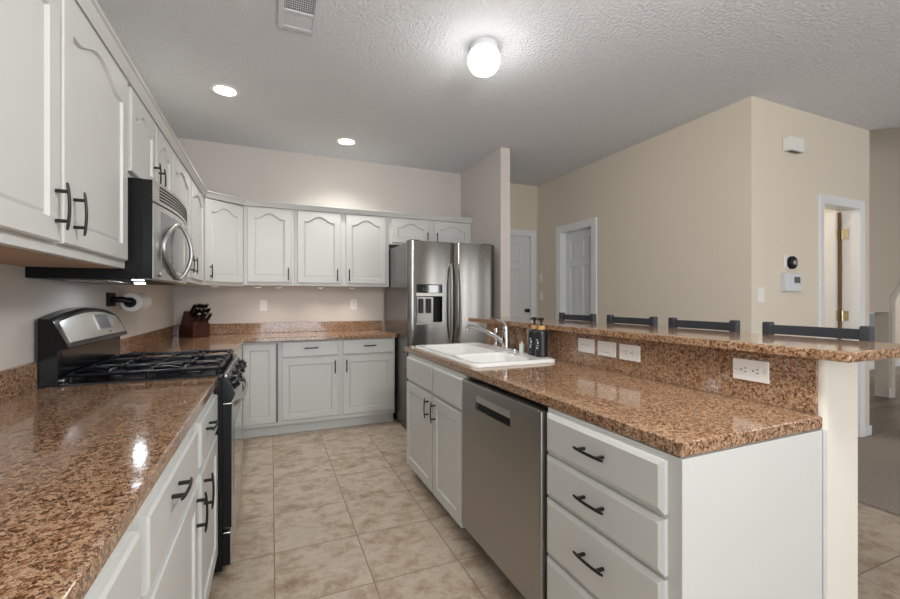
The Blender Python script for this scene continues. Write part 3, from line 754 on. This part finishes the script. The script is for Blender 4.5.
obj('display', on_face(.50, .74, .3, .86, .003, .006), 'display', bg_)
bm = on_face(.49, .75, .25, .3, .003, .008); 
for a in ((.49, .75, .86, .9), (.485, .5, .25, .9), (.74, .755, .25, .9)):
    t1 = on_face(*a, .003, .008); add(bm, t1)
obj('display_bezel', bm, 'steel_dark', bg_)
obj('brand_mark', on_face(.66, .70, .1, .17, .0035, .0048), 'slot', bg_)
bm = NB(); box(bm, -.7845, -.7835, RY0+.03, RY1-.01, .95, 1.05); obj('splash_panel', bm, 'blackgloss', bg_)
bm = NB(); box(bm, -.786, -.776, RY0+.03, RY1-.01, .926, .936, .002); obj('splash_trim', bm, 'steel_h', bg_)

# ------------------------------------------------------------------ microwave
MY0, MY1, MZ0, MZ1 = 2.108, 2.868, 1.345, 1.766
t = thing('microwave', 'stainless over-the-range microwave with a pointed oval handle', 'microwave', (-.66, 2.48, MZ0))
bm = NB(); box(bm, XW+.001, -.49, MY0, MY1, MZ0, MZ1, .003); obj('case', bm, 'black', t)
def bulge(y, z0=0): 
    s = (y-MY0)/(MY1-MY0); return -.455+.035*(1-(2*s-1)**2)
def curved_front(y0, y1, z0, z1, back, off=0, n=14):
    bm = NB(); r = []
    for k in range(n+1):
        y = y0+(y1-y0)*k/n; x = bulge(y)+off
        xb = back if back is not None else x-.004
        r.append([bm.verts.new(p) for p in ((xb, y, z0), (x, y, z0), (x, y, z1), (xb, y, z1))])
    for A, B in zip(r, r[1:]):
        for j in range(4): bm.faces.new((A[j], A[(j+1) % 4], B[(j+1) % 4], B[j]))
    bm.faces.new(r[0]); bm.faces.new(r[-1][::-1])
    return bm
obj('grille_panel', curved_front(MY0, MY1, 1.675, MZ1, -.4895), 'steel_h', t)
bm = NB()
for k in range(5):
    z = 1.69+k*.0135; add(bm, curved_front(MY0+.06, MY1-.05, z, z+.007, None, .0015))
obj('vent_slots', bm, 'slot', t)
dr = obj('door', curved_front(MY0, MY1, MZ0+.002, 1.668, -.4895), 'steel_h', t)
bm = NB(); box(bm, -.4895, -.457, MY0-.002, MY0-.0002, MZ0+.003, 1.764); obj('side_strip', bm, 'blackgloss', t)
obj('window', curved_front(MY0+.075, 2.56, 1.395, 1.645, None, .0015), 'micglass', dr)
obj('keypad', curved_front(2.60, MY1-.03, 1.37, 1.655, None, .0015), 'steel_dark', dr)
# oval handle: one half lies along the door, the other bows out
bm = NB(); n = 16
L1 = []; L2 = []
for k in range(n+1):
    s = k/n; z = 1.362+.262*s; e = math.sin(math.pi*s)**.75
    y = 2.40-.22*e; L1.append((bulge(y)+.008+.004*e, y, z))
    L2.append((bulge(2.40)+.012+.042*e, 2.405+.04*e, z))
tube(bm, L1, .009, 12); tube(bm, L2, .0095, 12); obj('handle', bm, 'steel_satin', dr)
bm = NB(); lathe(bm, [(.013, 0), (.013, .004), (.001, .005)], (bulge(2.17)+.0005, 2.17, 1.372), 20, axis_mx((1, 0, 0))); obj('badge', bm, 'chrome', dr)
bm = NB(); box(bm, -.62, -.58, 2.51, 2.54, MZ0-.006, MZ0+.001, .001); obj('cooktop_lamp', bm, 'miclamp', t)
bm = NB(); box(bm, -.53, -.495, 2.112, 2.146, MZ0-.004, MZ0+.001, .001); obj('cooktop_lamp', bm, 'miclamp2', t)
bm = NB(); box(bm, -.80, -.65, 2.25, 2.7, MZ0-.003, MZ0+.001); obj('grease_filter', bm, 'steel_dark', t)
l = bpy.data.lights.new('cooktop_lamp_light', 'AREA'); l.size = .035; l.energy = .5; l.color = (.85, .92, 1)
lo = bpy.data.objects.new('cooktop_lamp_light', l); COL.objects.link(lo); lo.location = (-.6, 2.525, MZ0-.008)

# ------------------------------------------------------------------ refrigerator
FX0, FX1, FS, FYF, FH = 1.19, 2.13, 1.668, 3.80, 1.825
t = thing('refrigerator', 'stainless side-by-side refrigerator with ice dispenser beside the back counter', 'refrigerator', (1.65, 4.2, 0))
bm = NB(); box(bm, FX0+.004, FX1-.004, FYF+.075, 4.66, .03, FH-.015, .004); obj('cabinet', bm, 'fridge_side', t)
bm = NB(); box(bm, FX0+.02, FX1-.02, FYF+.04, FYF+.0745, 0, .07); obj('base_grille', bm, 'black', t)
for x in (FX0+.08, FX1-.08):
    bm = NB(); box(bm, x-.03, x+.03, 4.55, 4.6, 0, .0305); obj('foot', bm, 'black', t)
    bm = NB(); box(bm, x-.05, x+.05, FYF+.03, FYF+.13, FH-.016, FH+.012, .005); obj('hinge_cover', bm, 'fridge_side', t)
def fdoor(x0, x1, hole=None):
    """gently bowed front, flat back; optional rectangular recess"""
    bm = NB(); xs = [x0+(x1-x0)*k/16 for k in range(17)]; zs = [.075, FH]
    if hole:
        xs = sorted(set([x for x in xs if min(abs(x-hole[0]), abs(x-hole[1])) > .012]+[hole[0], hole[1]])); zs = [.075, hole[2], hole[3], FH]
    def fy(x):
        s = (x-x0)/(x1-x0); e = min(s, 1-s)*(x1-x0)
        return FYF+.012*(2*s-1)**2+(.018*(1-min(e/.02, 1))**2)
    g = [[bm.verts.new((x, fy(x), z)) for z in zs] for x in xs]; bk = [[bm.verts.new((x, FYF+.07, z)) for z in (zs[0], zs[-1])] for x in xs]
    for i in range(len(xs)-1):
        for j in range(len(zs)-1):
            if hole and j == 1 and xs[i] >= hole[0]-1e-6 and xs[i+1] <= hole[1]+1e-6: continue
            bm.faces.new((g[i][j], g[i+1][j], g[i+1][j+1], g[i][j+1]))
        bm.faces.new((bk[i][0], bk[i+1][0], bk[i+1][1], bk[i][1]))
        bm.faces.new((g[i][0], g[i+1][0], bk[i+1][0], bk[i][0])); bm.faces.new((g[i][-1], g[i+1][-1], bk[i+1][1], bk[i][1]))
    for i in (0, -1): bm.faces.new([g[i][j] for j in range(len(zs))]+[bk[i][1], bk[i][0]])
    return bm
HOLE = (1.273, 1.538, 1.03, 1.408)
d1 = obj('freezer_door', fdoor(FX0, FS-.003, HOLE), 'steel', t, smooth=40)
d2 = obj('fresh_food_door', fdoor(FS+.003, FX1), 'steel', t, smooth=40)
h0, h1, v0, v1 = HOLE
bm = NB()   # recess lining (open box)
for a in ((h0, h1, FYF+.06, FYF+.064, v0, v1), (h0, h0+.004, FYF+.006, FYF+.06, v0, v1), (h1-.004, h1, FYF+.006, FYF+.06, v0, v1), (h0, h1, FYF+.006, FYF+.06, v0, v0+.004), (h0, h1, FYF+.006, FYF+.06, v1-.004, v1)): box(bm, *a)
ds = obj('dispenser', bm, 'black', d1)
bm = NB(); box(bm, h0+.004, h1-.004, FYF+.004, FYF+.05, 1.325, v1-.004, .004); obj('control_panel', bm, 'glassblack', ds)
bm = NB()
for k in range(3):
    box(bm, 1.34+.025*k, 1.355+.025*k, FYF+.002, FYF+.005, 1.36, 1.366); box(bm, 1.34+.025*k, 1.355+.025*k, FYF+.002, FYF+.005, 1.345, 1.349)
obj('indicator', bm, 'lcd', ds)
bm = NB(); box(bm, h0-.003, h1+.003, FYF-.006, FYF+.03, 1.293, 1.325, .004); obj('trim_bar', bm, 'plate', ds)
bm = NB(); box(bm, h0+.02, 1.46, FYF+.05, FYF+.0605, 1.04, 1.285); obj('back_panel', bm, 'steel_dark', ds)
for x in (1.33, 1.41):
    bm = NB(); box(bm, x-.022, x+.022, FYF+.02, FYF+.05, 1.13, 1.27, .006); obj('paddle', bm, 'slot', ds)
bm = NB(); box(bm, h0-.003, h1+.003, FYF-.004, FYF+.055, v0-.012, v0+.012, .003); obj('drip_tray', bm, 'steel_dark', ds)
def fhandle(x, parent, s):
    bm = NB(); n = 18; pts = []
    for k in range(n+1):
        q = k/n; z = .86+.75*q; e = min(1, math.sin(math.pi*q)*2.2)**.6
        pts.append((x+s*.006*math.sin(math.pi*q), FYF+.006-.03*e-.016*math.sin(math.pi*q), z))
    tube(bm, pts, [.0145]*(n+1), 12, flat=(1.1, .8)); obj('handle', bm, 'steel_h', parent)
fhandle(1.625, d1, -1); fhandle(1.712, d2, 1)
bm = NB(); lathe(bm, [(.014, 0), (.014, .002), (.0135, .0025), (.001, .0025)], (1.99, FYF+.004, 1.735), 24, axis_mx((0, -1, 0))); bd = obj('badge', bm, 'slot', d2)
bm = NB(); lathe(bm, [(.0085, 0), (.0085, .001), (.001, .001)], (1.99, FYF+.0014, 1.735), 20, axis_mx((0, -1, 0))); obj('badge_centre', bm, 'steel_dark', bd)

# ------------------------------------------------------------------ counter objects
# knife block
KO = Vector((-.665, 4.57, CT)); ka = Vector((.62, -.785, 0)).normalized(); kb = Vector((-ka.y, ka.x, 0))
kmx = Matrix(((ka.x, 0, -kb.x, KO.x), (ka.y, 0, -kb.y, KO.y), (0, 1, 0, KO.z), (0, 0, 0, 1)))   # (a, z, -b)
bm = NB(); prism(bm, [(-.12, 0), (.12, 0), (.12, .115), (.0, .235), (-.03, .242), (-.115, .06)], -.078, .078, .004, mx=kmx)
t = thing('knife_block', 'dark cherry wood knife block in the counter corner', 'knife block', KO)
obj('block', bm, 'wood_red', t)
nv = (Vector((.12, .12))).normalized()   # slot-face normal in (a, z)
tang = Vector((-.065, .13)).normalized()
def P3(a, z, b): return kmx @ Vector((a, z, b))
rowsK = [(.8, 4, 'top row'), (.5, 4, 'middle row'), (.2, 3, 'bottom row')]
ordn = ['first', 'second', 'third', 'fourth']
for q, cnt, rn in rowsK:
    base = Vector((.12, .115))+Vector((-.12, .12))*q
    for k in range(cnt):
        b = -.055+.11*k/(cnt-1); Lh = .135-.025*(1-q)+random.uniform(-.008, .01)
        kt = thing('knife', 'black-handled knife in the block, %s, %s from the range side' % (rn, ordn[cnt-1-k]), 'knife', P3(base.x, base.y, b), 'knives in the wooden block')
        p0 = base+nv*.0015; p1 = base+nv*.018; p2 = base+nv*Lh
        bm = NB(); tube(bm, [P3(p1.x, p1.y, b), P3(*(base+nv*(Lh*.5)), b), P3(p2.x, p2.y, b)], [.012, .0142, .0148], 8, flat=(1.15, .75)); obj('handle', bm, 'blackgloss', kt)
        bm = NB(); tube(bm, [P3(p0.x, p0.y, b), P3(*(base+nv*.021), b)], .0132, 8, flat=(1.1, .7)); obj('bolster', bm, 'chrome', kt)
        bm = NB(); e0 = base+nv*(Lh-.0005); e1 = base+nv*(Lh+.007); tube(bm, [P3(*e0, b), P3(*e1, b)], .0128, 8, flat=(1.1, .7)); obj('end_cap', bm, 'chrome', kt)

# paper towel holder on the left wall
t = thing('paper_towel_holder', 'black wall-mounted paper towel holder beyond the range', 'towel holder', (XW, 3.06, 1.262))
bm = NB(); box(bm, XW+.0005, XW+.016, 2.965, 3.075, 1.222, 1.302, .003); obj('wall_plate', bm, 'black', t)
bm = NB(); tube(bm, [(XW+.012, 3.02, 1.262), (XW+.06, 3.025, 1.262), (XW+.092, 3.035, 1.252), (XW+.092, 3.06, 1.245), (XW+.092, 3.33, 1.245)], [.016, .018, .02, .02, .012], 10)
lathe(bm, [(.03, 0), (.03, .012), (.026, .016), (.001, .017)], (XW+.092, 3.055, 1.245), 20, axis_mx((0, -1, 0))); obj('arm', bm, 'black', t)
bm = NB(); t1 = NB()
prof = [(.021, 0), (.055, 0), (.055, .22), (.021, .22)]
seg = 32; rg = []
for r_, z in prof: rg.append([t1.verts.new((r_*math.cos(2*math.pi*k/seg), r_*math.sin(2*math.pi*k/seg), z)) for k in range(seg)])
for i in range(4):
    A, B = rg[i], rg[(i+1) % 4]
    for k in range(seg): t1.faces.new((A[k], A[(k+1) % seg], B[(k+1) % seg], B[k]))
add(bm, t1, Matrix.Translation((XW+.092, 3.075, 1.245)) @ axis_mx((0, 1, 0)))
tag(obj('paper_towel_roll', bm, 'paper'), 'white paper towel roll on the black wall holder', 'paper towels')

# ------------------------------------------------------------------ electrical plates
def plate_part(parent, O, U, N, w, h, kind):
    """plate centred at O; U is its long axis"""
    U = Vector(U); N = Vector(N); V = N.cross(U)
    mx = Matrix(((U.x, V.x, N.x, O[0]), (U.y, V.y, N.y, O[1]), (U.z, V.z, N.z, O[2]), (0, 0, 0, 1)))
    def bx(name, m, *a, bev=0, par=parent):
        t1 = NB(); box(t1, *a, bev); b = NB(); add(b, t1, mx); return obj(name, b, m, par)
    bx('plate', 'plate', -w/2, w/2, -h/2, h/2, .0003, .006, bev=.002)
    if kind == 'outlet':
        for s in (-1, 1):
            f = bx('receptacle', 'plate', s*.0195-.0165, s*.0195+.0165, -.0165, .0165, .0055, .0075, bev=.003)
            b = NB()
            for q in (-1, 1):
                t1 = NB(); box(t1, s*.0195+.001, s*.0195+.009, q*.0065-.0012, q*.0065+.0012, .0073, .0079); add(b, t1, mx)
            t1 = NB(); lathe(t1, [(.0028, .0073), (.0028, .0079), (.0001, .0079)], (s*.0195-.0085, 0, 0), 12); add(b, t1, mx)
            obj('slot', b, 'slot', f)
        b = NB()
        for s in (-1, 1):
            t1 = NB(); lathe(t1, [(.002, .0058), (.002, .0066), (.0001, .0066)], (s*.048, 0, 0), 10); add(b, t1, mx)
        obj('screw', b, 'chrome', parent)
    elif kind in ('rocker', 'rocker2'):
        for s in ((0,) if kind == 'rocker' else (-.5, .5)):
            bx('rocker', 'plate', -.033, .033, s*.04-.016, s*.04+.016, .0055, .0085, bev=.002)
            bx('rocker_gap', 'slot', -.034, .034, s*.04-.0175, s*.04-.0165, .0058, .0064)
    elif kind == 'toggle':
        bx('toggle', 'plate', -.003, .011, -.004, .004, .0055, .014, bev=.001)
def plate(name, label, cat, O, U, N, w=.115, h=.072, kind='outlet'):
    t = thing(name, label, cat, O); plate_part(t, O, U, N, w, h, kind); return t
BX = 1.515; nb = (-1, 0, 0); uy = (0, -1, 0)
plate('wall_switch', 'white rocker switch plate on the granite backsplash, next to the black bottles', 'switch', (BX, 1.737, 1.022), uy, nb, .12, .072, 'rocker2')
plate('wall_switch', 'white blank-faced switch plate on the backsplash between switch and outlet', 'switch', (BX, 1.592, 1.020), uy, nb, .12, .072, 'rocker')
plate('wall_outlet', 'white duplex outlet on the backsplash beside the two switch plates', 'outlet', (BX, 1.449, 1.018), uy, nb, .12, .072, 'outlet')
plate('wall_outlet', 'white duplex outlet alone on the backsplash near the bar end', 'outlet', (BX, .921, 1.019), uy, nb, .117, .072, 'outlet')
plate('wall_switch', 'white switch plate on the back wall beside the knife block', 'switch', (-.075, YB, 1.20), (0, 0, 1), (0, -1, 0), .115, .07, 'rocker')
plate('wall_outlet', 'white outlet on the back wall beside the refrigerator', 'outlet', (.856, YB, 1.205), (0, 0, 1), (0, -1, 0), .115, .07, 'outlet')
plate('wall_switch', 'upper of two white switches on the beige wall beside the hall door', 'switch', (XR, 4.815, 1.56), (0, 0, 1), (-1, 0, 0), .115, .07, 'toggle')
plate('wall_switch', 'lower of two white switches on the beige wall beside the hall door', 'switch', (XR, 4.80, 1.315), (0, 0, 1), (-1, 0, 0), .115, .07, 'toggle')
plate('wall_switch', 'white switch on the beige wall below the thermostat', 'switch', (3.525, YN, 1.298), (0, 0, 1), (0, -1, 0), .115, .075, 'rocker')

# thermostat, dial, chime box
t = thing('thermostat', 'white square thermostat with grey screen on the beige wall', 'thermostat', (3.91, YN, 1.39))
bm = NB(); box(bm, 3.78, 4.0, YN-.012, YN-.0005, 1.325, 1.478, .003); obj('back_plate', bm, 'ventw', t)
bm = NB(); box(bm, 3.785, 3.995, YN-.04, YN-.012, 1.328, 1.475, .006); obj('body', bm, 'ventw', t)
bm = NB(); box(bm, 3.885, 3.965, YN-.042, YN-.0395, 1.395, 1.445); obj('screen', bm, 'lcd', t)
bm = NB()
for x in (3.885, 3.93): box(bm, x, x+.02, YN-.043, YN-.0395, 1.36, 1.372, .002)
obj('button', bm, 'plate', t)
t = thing('dial_control', 'square white plate with a round black dial above the thermostat', 'dial', (3.89, YN, 1.56))
bm = NB(); box(bm, 3.81, 3.965, YN-.01, YN-.0005, 1.51, 1.62, .003); obj('plate', bm, 'plate', t)
bm = NB(); lathe(bm, [(.052, 0), (.052, .02), (.046, .026), (.001, .027)], (3.895, YN-.0098, 1.562), 28, axis_mx((0, -1, 0))); dl = obj('dial', bm, 'black', t)
bm = NB(); lathe(bm, [(.022, 0), (.02, .012), (.001, .013)], (3.895, YN-.035, 1.562), 20, axis_mx((0, -1, 0))); obj('knob', bm, 'chrome', dl)
t = thing('door_chime', 'small white doorbell chime box high on the beige wall', 'doorbell chime', (3.95, YN, 2.5))
bm = NB(); box(bm, 3.80, 4.0, YN-.055, YN-.0005, 2.46, 2.57, .006); obj('cover', bm, 'plate', t)
bm = NB(); box(bm, 3.84, 3.97, YN-.045, YN-.012, 2.4575, 2.4605); obj('sound_slot', bm, 'ventgap', t)

# ------------------------------------------------------------------ ceiling fixtures
LXc, LYc = 1.215, 2.315
t = thing('ceiling_light', 'round white glass globe light on the ceiling above the island aisle', 'ceiling light', (LXc, LYc, ZC))
bm = NB(); lathe(bm, [(.088, 0), (.088, -.032), (.08, -.04), (.001, -.04)], (LXc, LYc, ZC)); obj('base', bm, 'ventw', t)
bm = NB(); lathe(bm, [(.078, -.038), (.092, -.05), (.1, -.075), (.1, -.1), (.092, -.13), (.075, -.155), (.045, -.172), (.001, -.178)], (LXc, LYc, ZC), 36); obj('globe', bm, 'globe', t, smooth=60)
l = bpy.data.lights.new('globe_light', 'POINT'); l.energy = 3.2; l.shadow_soft_size = .1; l.color = (1, .98, .95)
lo = bpy.data.objects.new('globe_light', l); COL.objects.link(lo); lo.location = (LXc, LYc, ZC-.26)
def downlight(x, y, label):
    t = thing('recessed_light', label, 'recessed light', (x, y, ZC))
    bm = NB(); seg = 36; prof = [(.072, -.001), (.078, -.006), (.1, -.007), (.105, -.0005)]
    rg = [[bm.verts.new((x+r_*math.cos(2*math.pi*k/seg), y+r_*math.sin(2*math.pi*k/seg), ZC+z)) for k in range(seg)] for r_, z in prof]
    for A, B in zip(rg, rg[1:]):
        for k in range(seg): bm.faces.new((A[k], A[(k+1) % seg], B[(k+1) % seg], B[k]))
    obj('trim_ring', bm, 'plate', t)
    bm = NB(); lathe(bm, [(.074, -.0005), (.074, -.003), (.05, -.006), (.001, -.008)], (x, y, ZC), 32); obj('lens', bm, 'lamp', t)
    l = bpy.data.lights.new('recessed_lamp', 'SPOT'); l.energy = 34; l.spot_size = R(125); l.spot_blend = .8; l.shadow_soft_size = .07; l.color = (1, .97, .92)
    lo = bpy.data.objects.new('recessed_lamp', l); COL.objects.link(lo); lo.location = (x, y, ZC-.02)
downlight(-.319, 3.572, 'round recessed ceiling light above the range side')
downlight(.69, 4.251, 'round recessed ceiling light closer to the refrigerator')
# air vent
t = thing('ceiling_vent', 'white rectangular air vent with louvres on the ceiling', 'vent', (.14, 2.4, ZC))
vx0, vx1, vy0, vy1 = .035, .247, 2.16, 2.60
bm = NB()
for a in ((vx0, vx0+.03, vy0, vy1), (vx1-.03, vx1, vy0, vy1), (vx0+.0301, vx1-.0301, vy0, vy0+.03), (vx0+.0301, vx1-.0301, vy1-.03, vy1), (vx0+.0301, vx1-.0301, 2.425, 2.445)): box(bm, a[0], a[1], a[2], a[3], ZC-.012, ZC-.0003, .002)
obj('frame', bm, 'ventw', t)
bm = NB(); box(bm, vx0+.02, vx1-.02, vy0+.02, vy1-.02, ZC-.002, ZC-.0005); obj('backing', bm, 'ventgap', t)
bm = NB()
for k in range(10):
    y = 2.455+k*.0125; tube(bm, [(vx0+.03, y, ZC-.006), (vx1-.03, y, ZC-.006)], .0065, 6, flat=(1, .35))
for k in range(14):
    x = vx0+.036+k*.0108; tube(bm, [(x, vy0+.03, ZC-.006), (x, 2.425, ZC-.006)], .0018, 6)
for k in range(12):
    y = vy0+.045+k*.018; tube(bm, [(vx0+.03, y, ZC-.005), (vx1-.03, y, ZC-.005)], .0018, 6)
obj('louvres', bm, 'ventw', t)

# under-cabinet puck lights
pk = ['under the diagonal corner cabinet, farther from the microwave', 'under the cabinet beside the diagonal corner cabinet, corner side', 'under the cabinet beside the diagonal corner cabinet, refrigerator side',
      'under the two-door back cabinet, corner side', 'under the two-door back cabinet, refrigerator side']
for (x, y), lb, e in zip(((-.48, 4.42), (-.12, 4.56), (.07, 4.56), (.47, 4.56), (.8, 4.56)), pk, (.4, .5, .5, .9, 1.2)):
    t = thing('puck_light', 'small round puck light %s' % lb, 'light', (x, y, Z0), 'puck lights under the wall cabinets')
    bm = NB(); lathe(bm, [(.034, 0), (.034, -.006), (.028, -.009), (.001, -.009)], (x, y, Z0)); hb = obj('housing', bm, 'plate', t)
    bm = NB(); lathe(bm, [(.024, -.0085), (.022, -.011), (.001, -.012)], (x, y, Z0)); obj('lens', bm, 'puck', t)
    l = bpy.data.lights.new('puck_lamp', 'SPOT'); l.energy = e*2.2; l.spot_size = R(130); l.spot_blend = .9; l.shadow_soft_size = .025; l.color = (1, .9, .78)
    lo = bpy.data.objects.new('puck_lamp', l); COL.objects.link(lo); lo.location = (x, y, Z0-.025)

# ------------------------------------------------------------------ bar stools (backs show above the bar)
def stool(yc, label):
    xb = 2.02; w = .375
    t = thing('bar_stool', label, 'bar stool', (1.85, yc, 0), 'bar stools behind the raised bar')
    bm = NB(); prism(bm, rrect(1.74, 1.965, yc-w/2+.035, yc+w/2-.035, .03), .70, .75, .012); obj('seat', bm, 'seatpad', t)
    for s in (-1, 1):
        yl = yc+s*(w/2-.06)
        bm = NB(); box(bm, 1.745, 1.77, yl-.0125, yl+.0125, 0, .7005, .003); obj('leg', bm, 'stool', t)
        bm = NB(); box(bm, 1.925, 1.95, yl-.0125, yl+.0125, 0, .7005, .003); obj('leg', bm, 'stool', t)
        yp = yc+s*(w/2-.021)
        bm = NB(); tube(bm, [(1.937, yl, .72), (1.937, yl, .95), (1.942, yl, 1.03), (1.97, yp-s*.006, 1.085), (xb, yp, 1.105)], .012, 8)
        box(bm, xb-.02, xb+.016, yp-.017, yp+.017, 1.103, 1.164, .006); obj('back_post', bm, 'stool', t)
    bm = NB(); n = 10; A = []
    for k in range(n+1):
        y = yc-w/2+.03+(w-.06)*k/n; x = xb+.012*(1-(2*k/n-1)**2)
        A.append([bm.verts.new(p) for p in ((x-.008, y, 1.112), (x+.008, y, 1.112), (x+.008, y, 1.151), (x-.008, y, 1.151))])
    for P, Q in zip(A, A[1:]):
        for j in range(4): bm.faces.new((P[j], P[(j+1) % 4], Q[(j+1) % 4], Q[j]))
    bm.faces.new(A[0]); bm.faces.new(A[-1][::-1]); obj('top_rail', bm, 'stool', t)
    bm = NB(); box(bm, 1.95, 1.962, yc-w/2+.06, yc+w/2-.06, .86, .9, .003); obj('lower_rail', bm, 'stool', t)
    bm = NB()
    box(bm, 1.75, 1.765, yc-w/2+.06, yc+w/2-.06, .2, .23); box(bm, 1.93, 1.945, yc-w/2+.06, yc+w/2-.06, .3, .33)
    for s in (-1, 1): box(bm, 1.75, 1.94, yc+s*(w/2-.06)-.007, yc+s*(w/2-.06)+.007, .25, .28)
    obj('stretcher', bm, 'stool', t)
K = 1.0
for y, lb in ((2.417, 'charcoal bar stool at the bar, in front of the closed panel door'), (1.926, 'charcoal bar stool at the bar, second after the panel door'),
              (1.467, 'charcoal bar stool at the bar, third after the panel door'), (.988, 'charcoal bar stool at the bar end, in front of the open doorway')):
    stool(y*K, lb)
for o in bpy.data.objects:
    if '_o' in o: del o['_o']
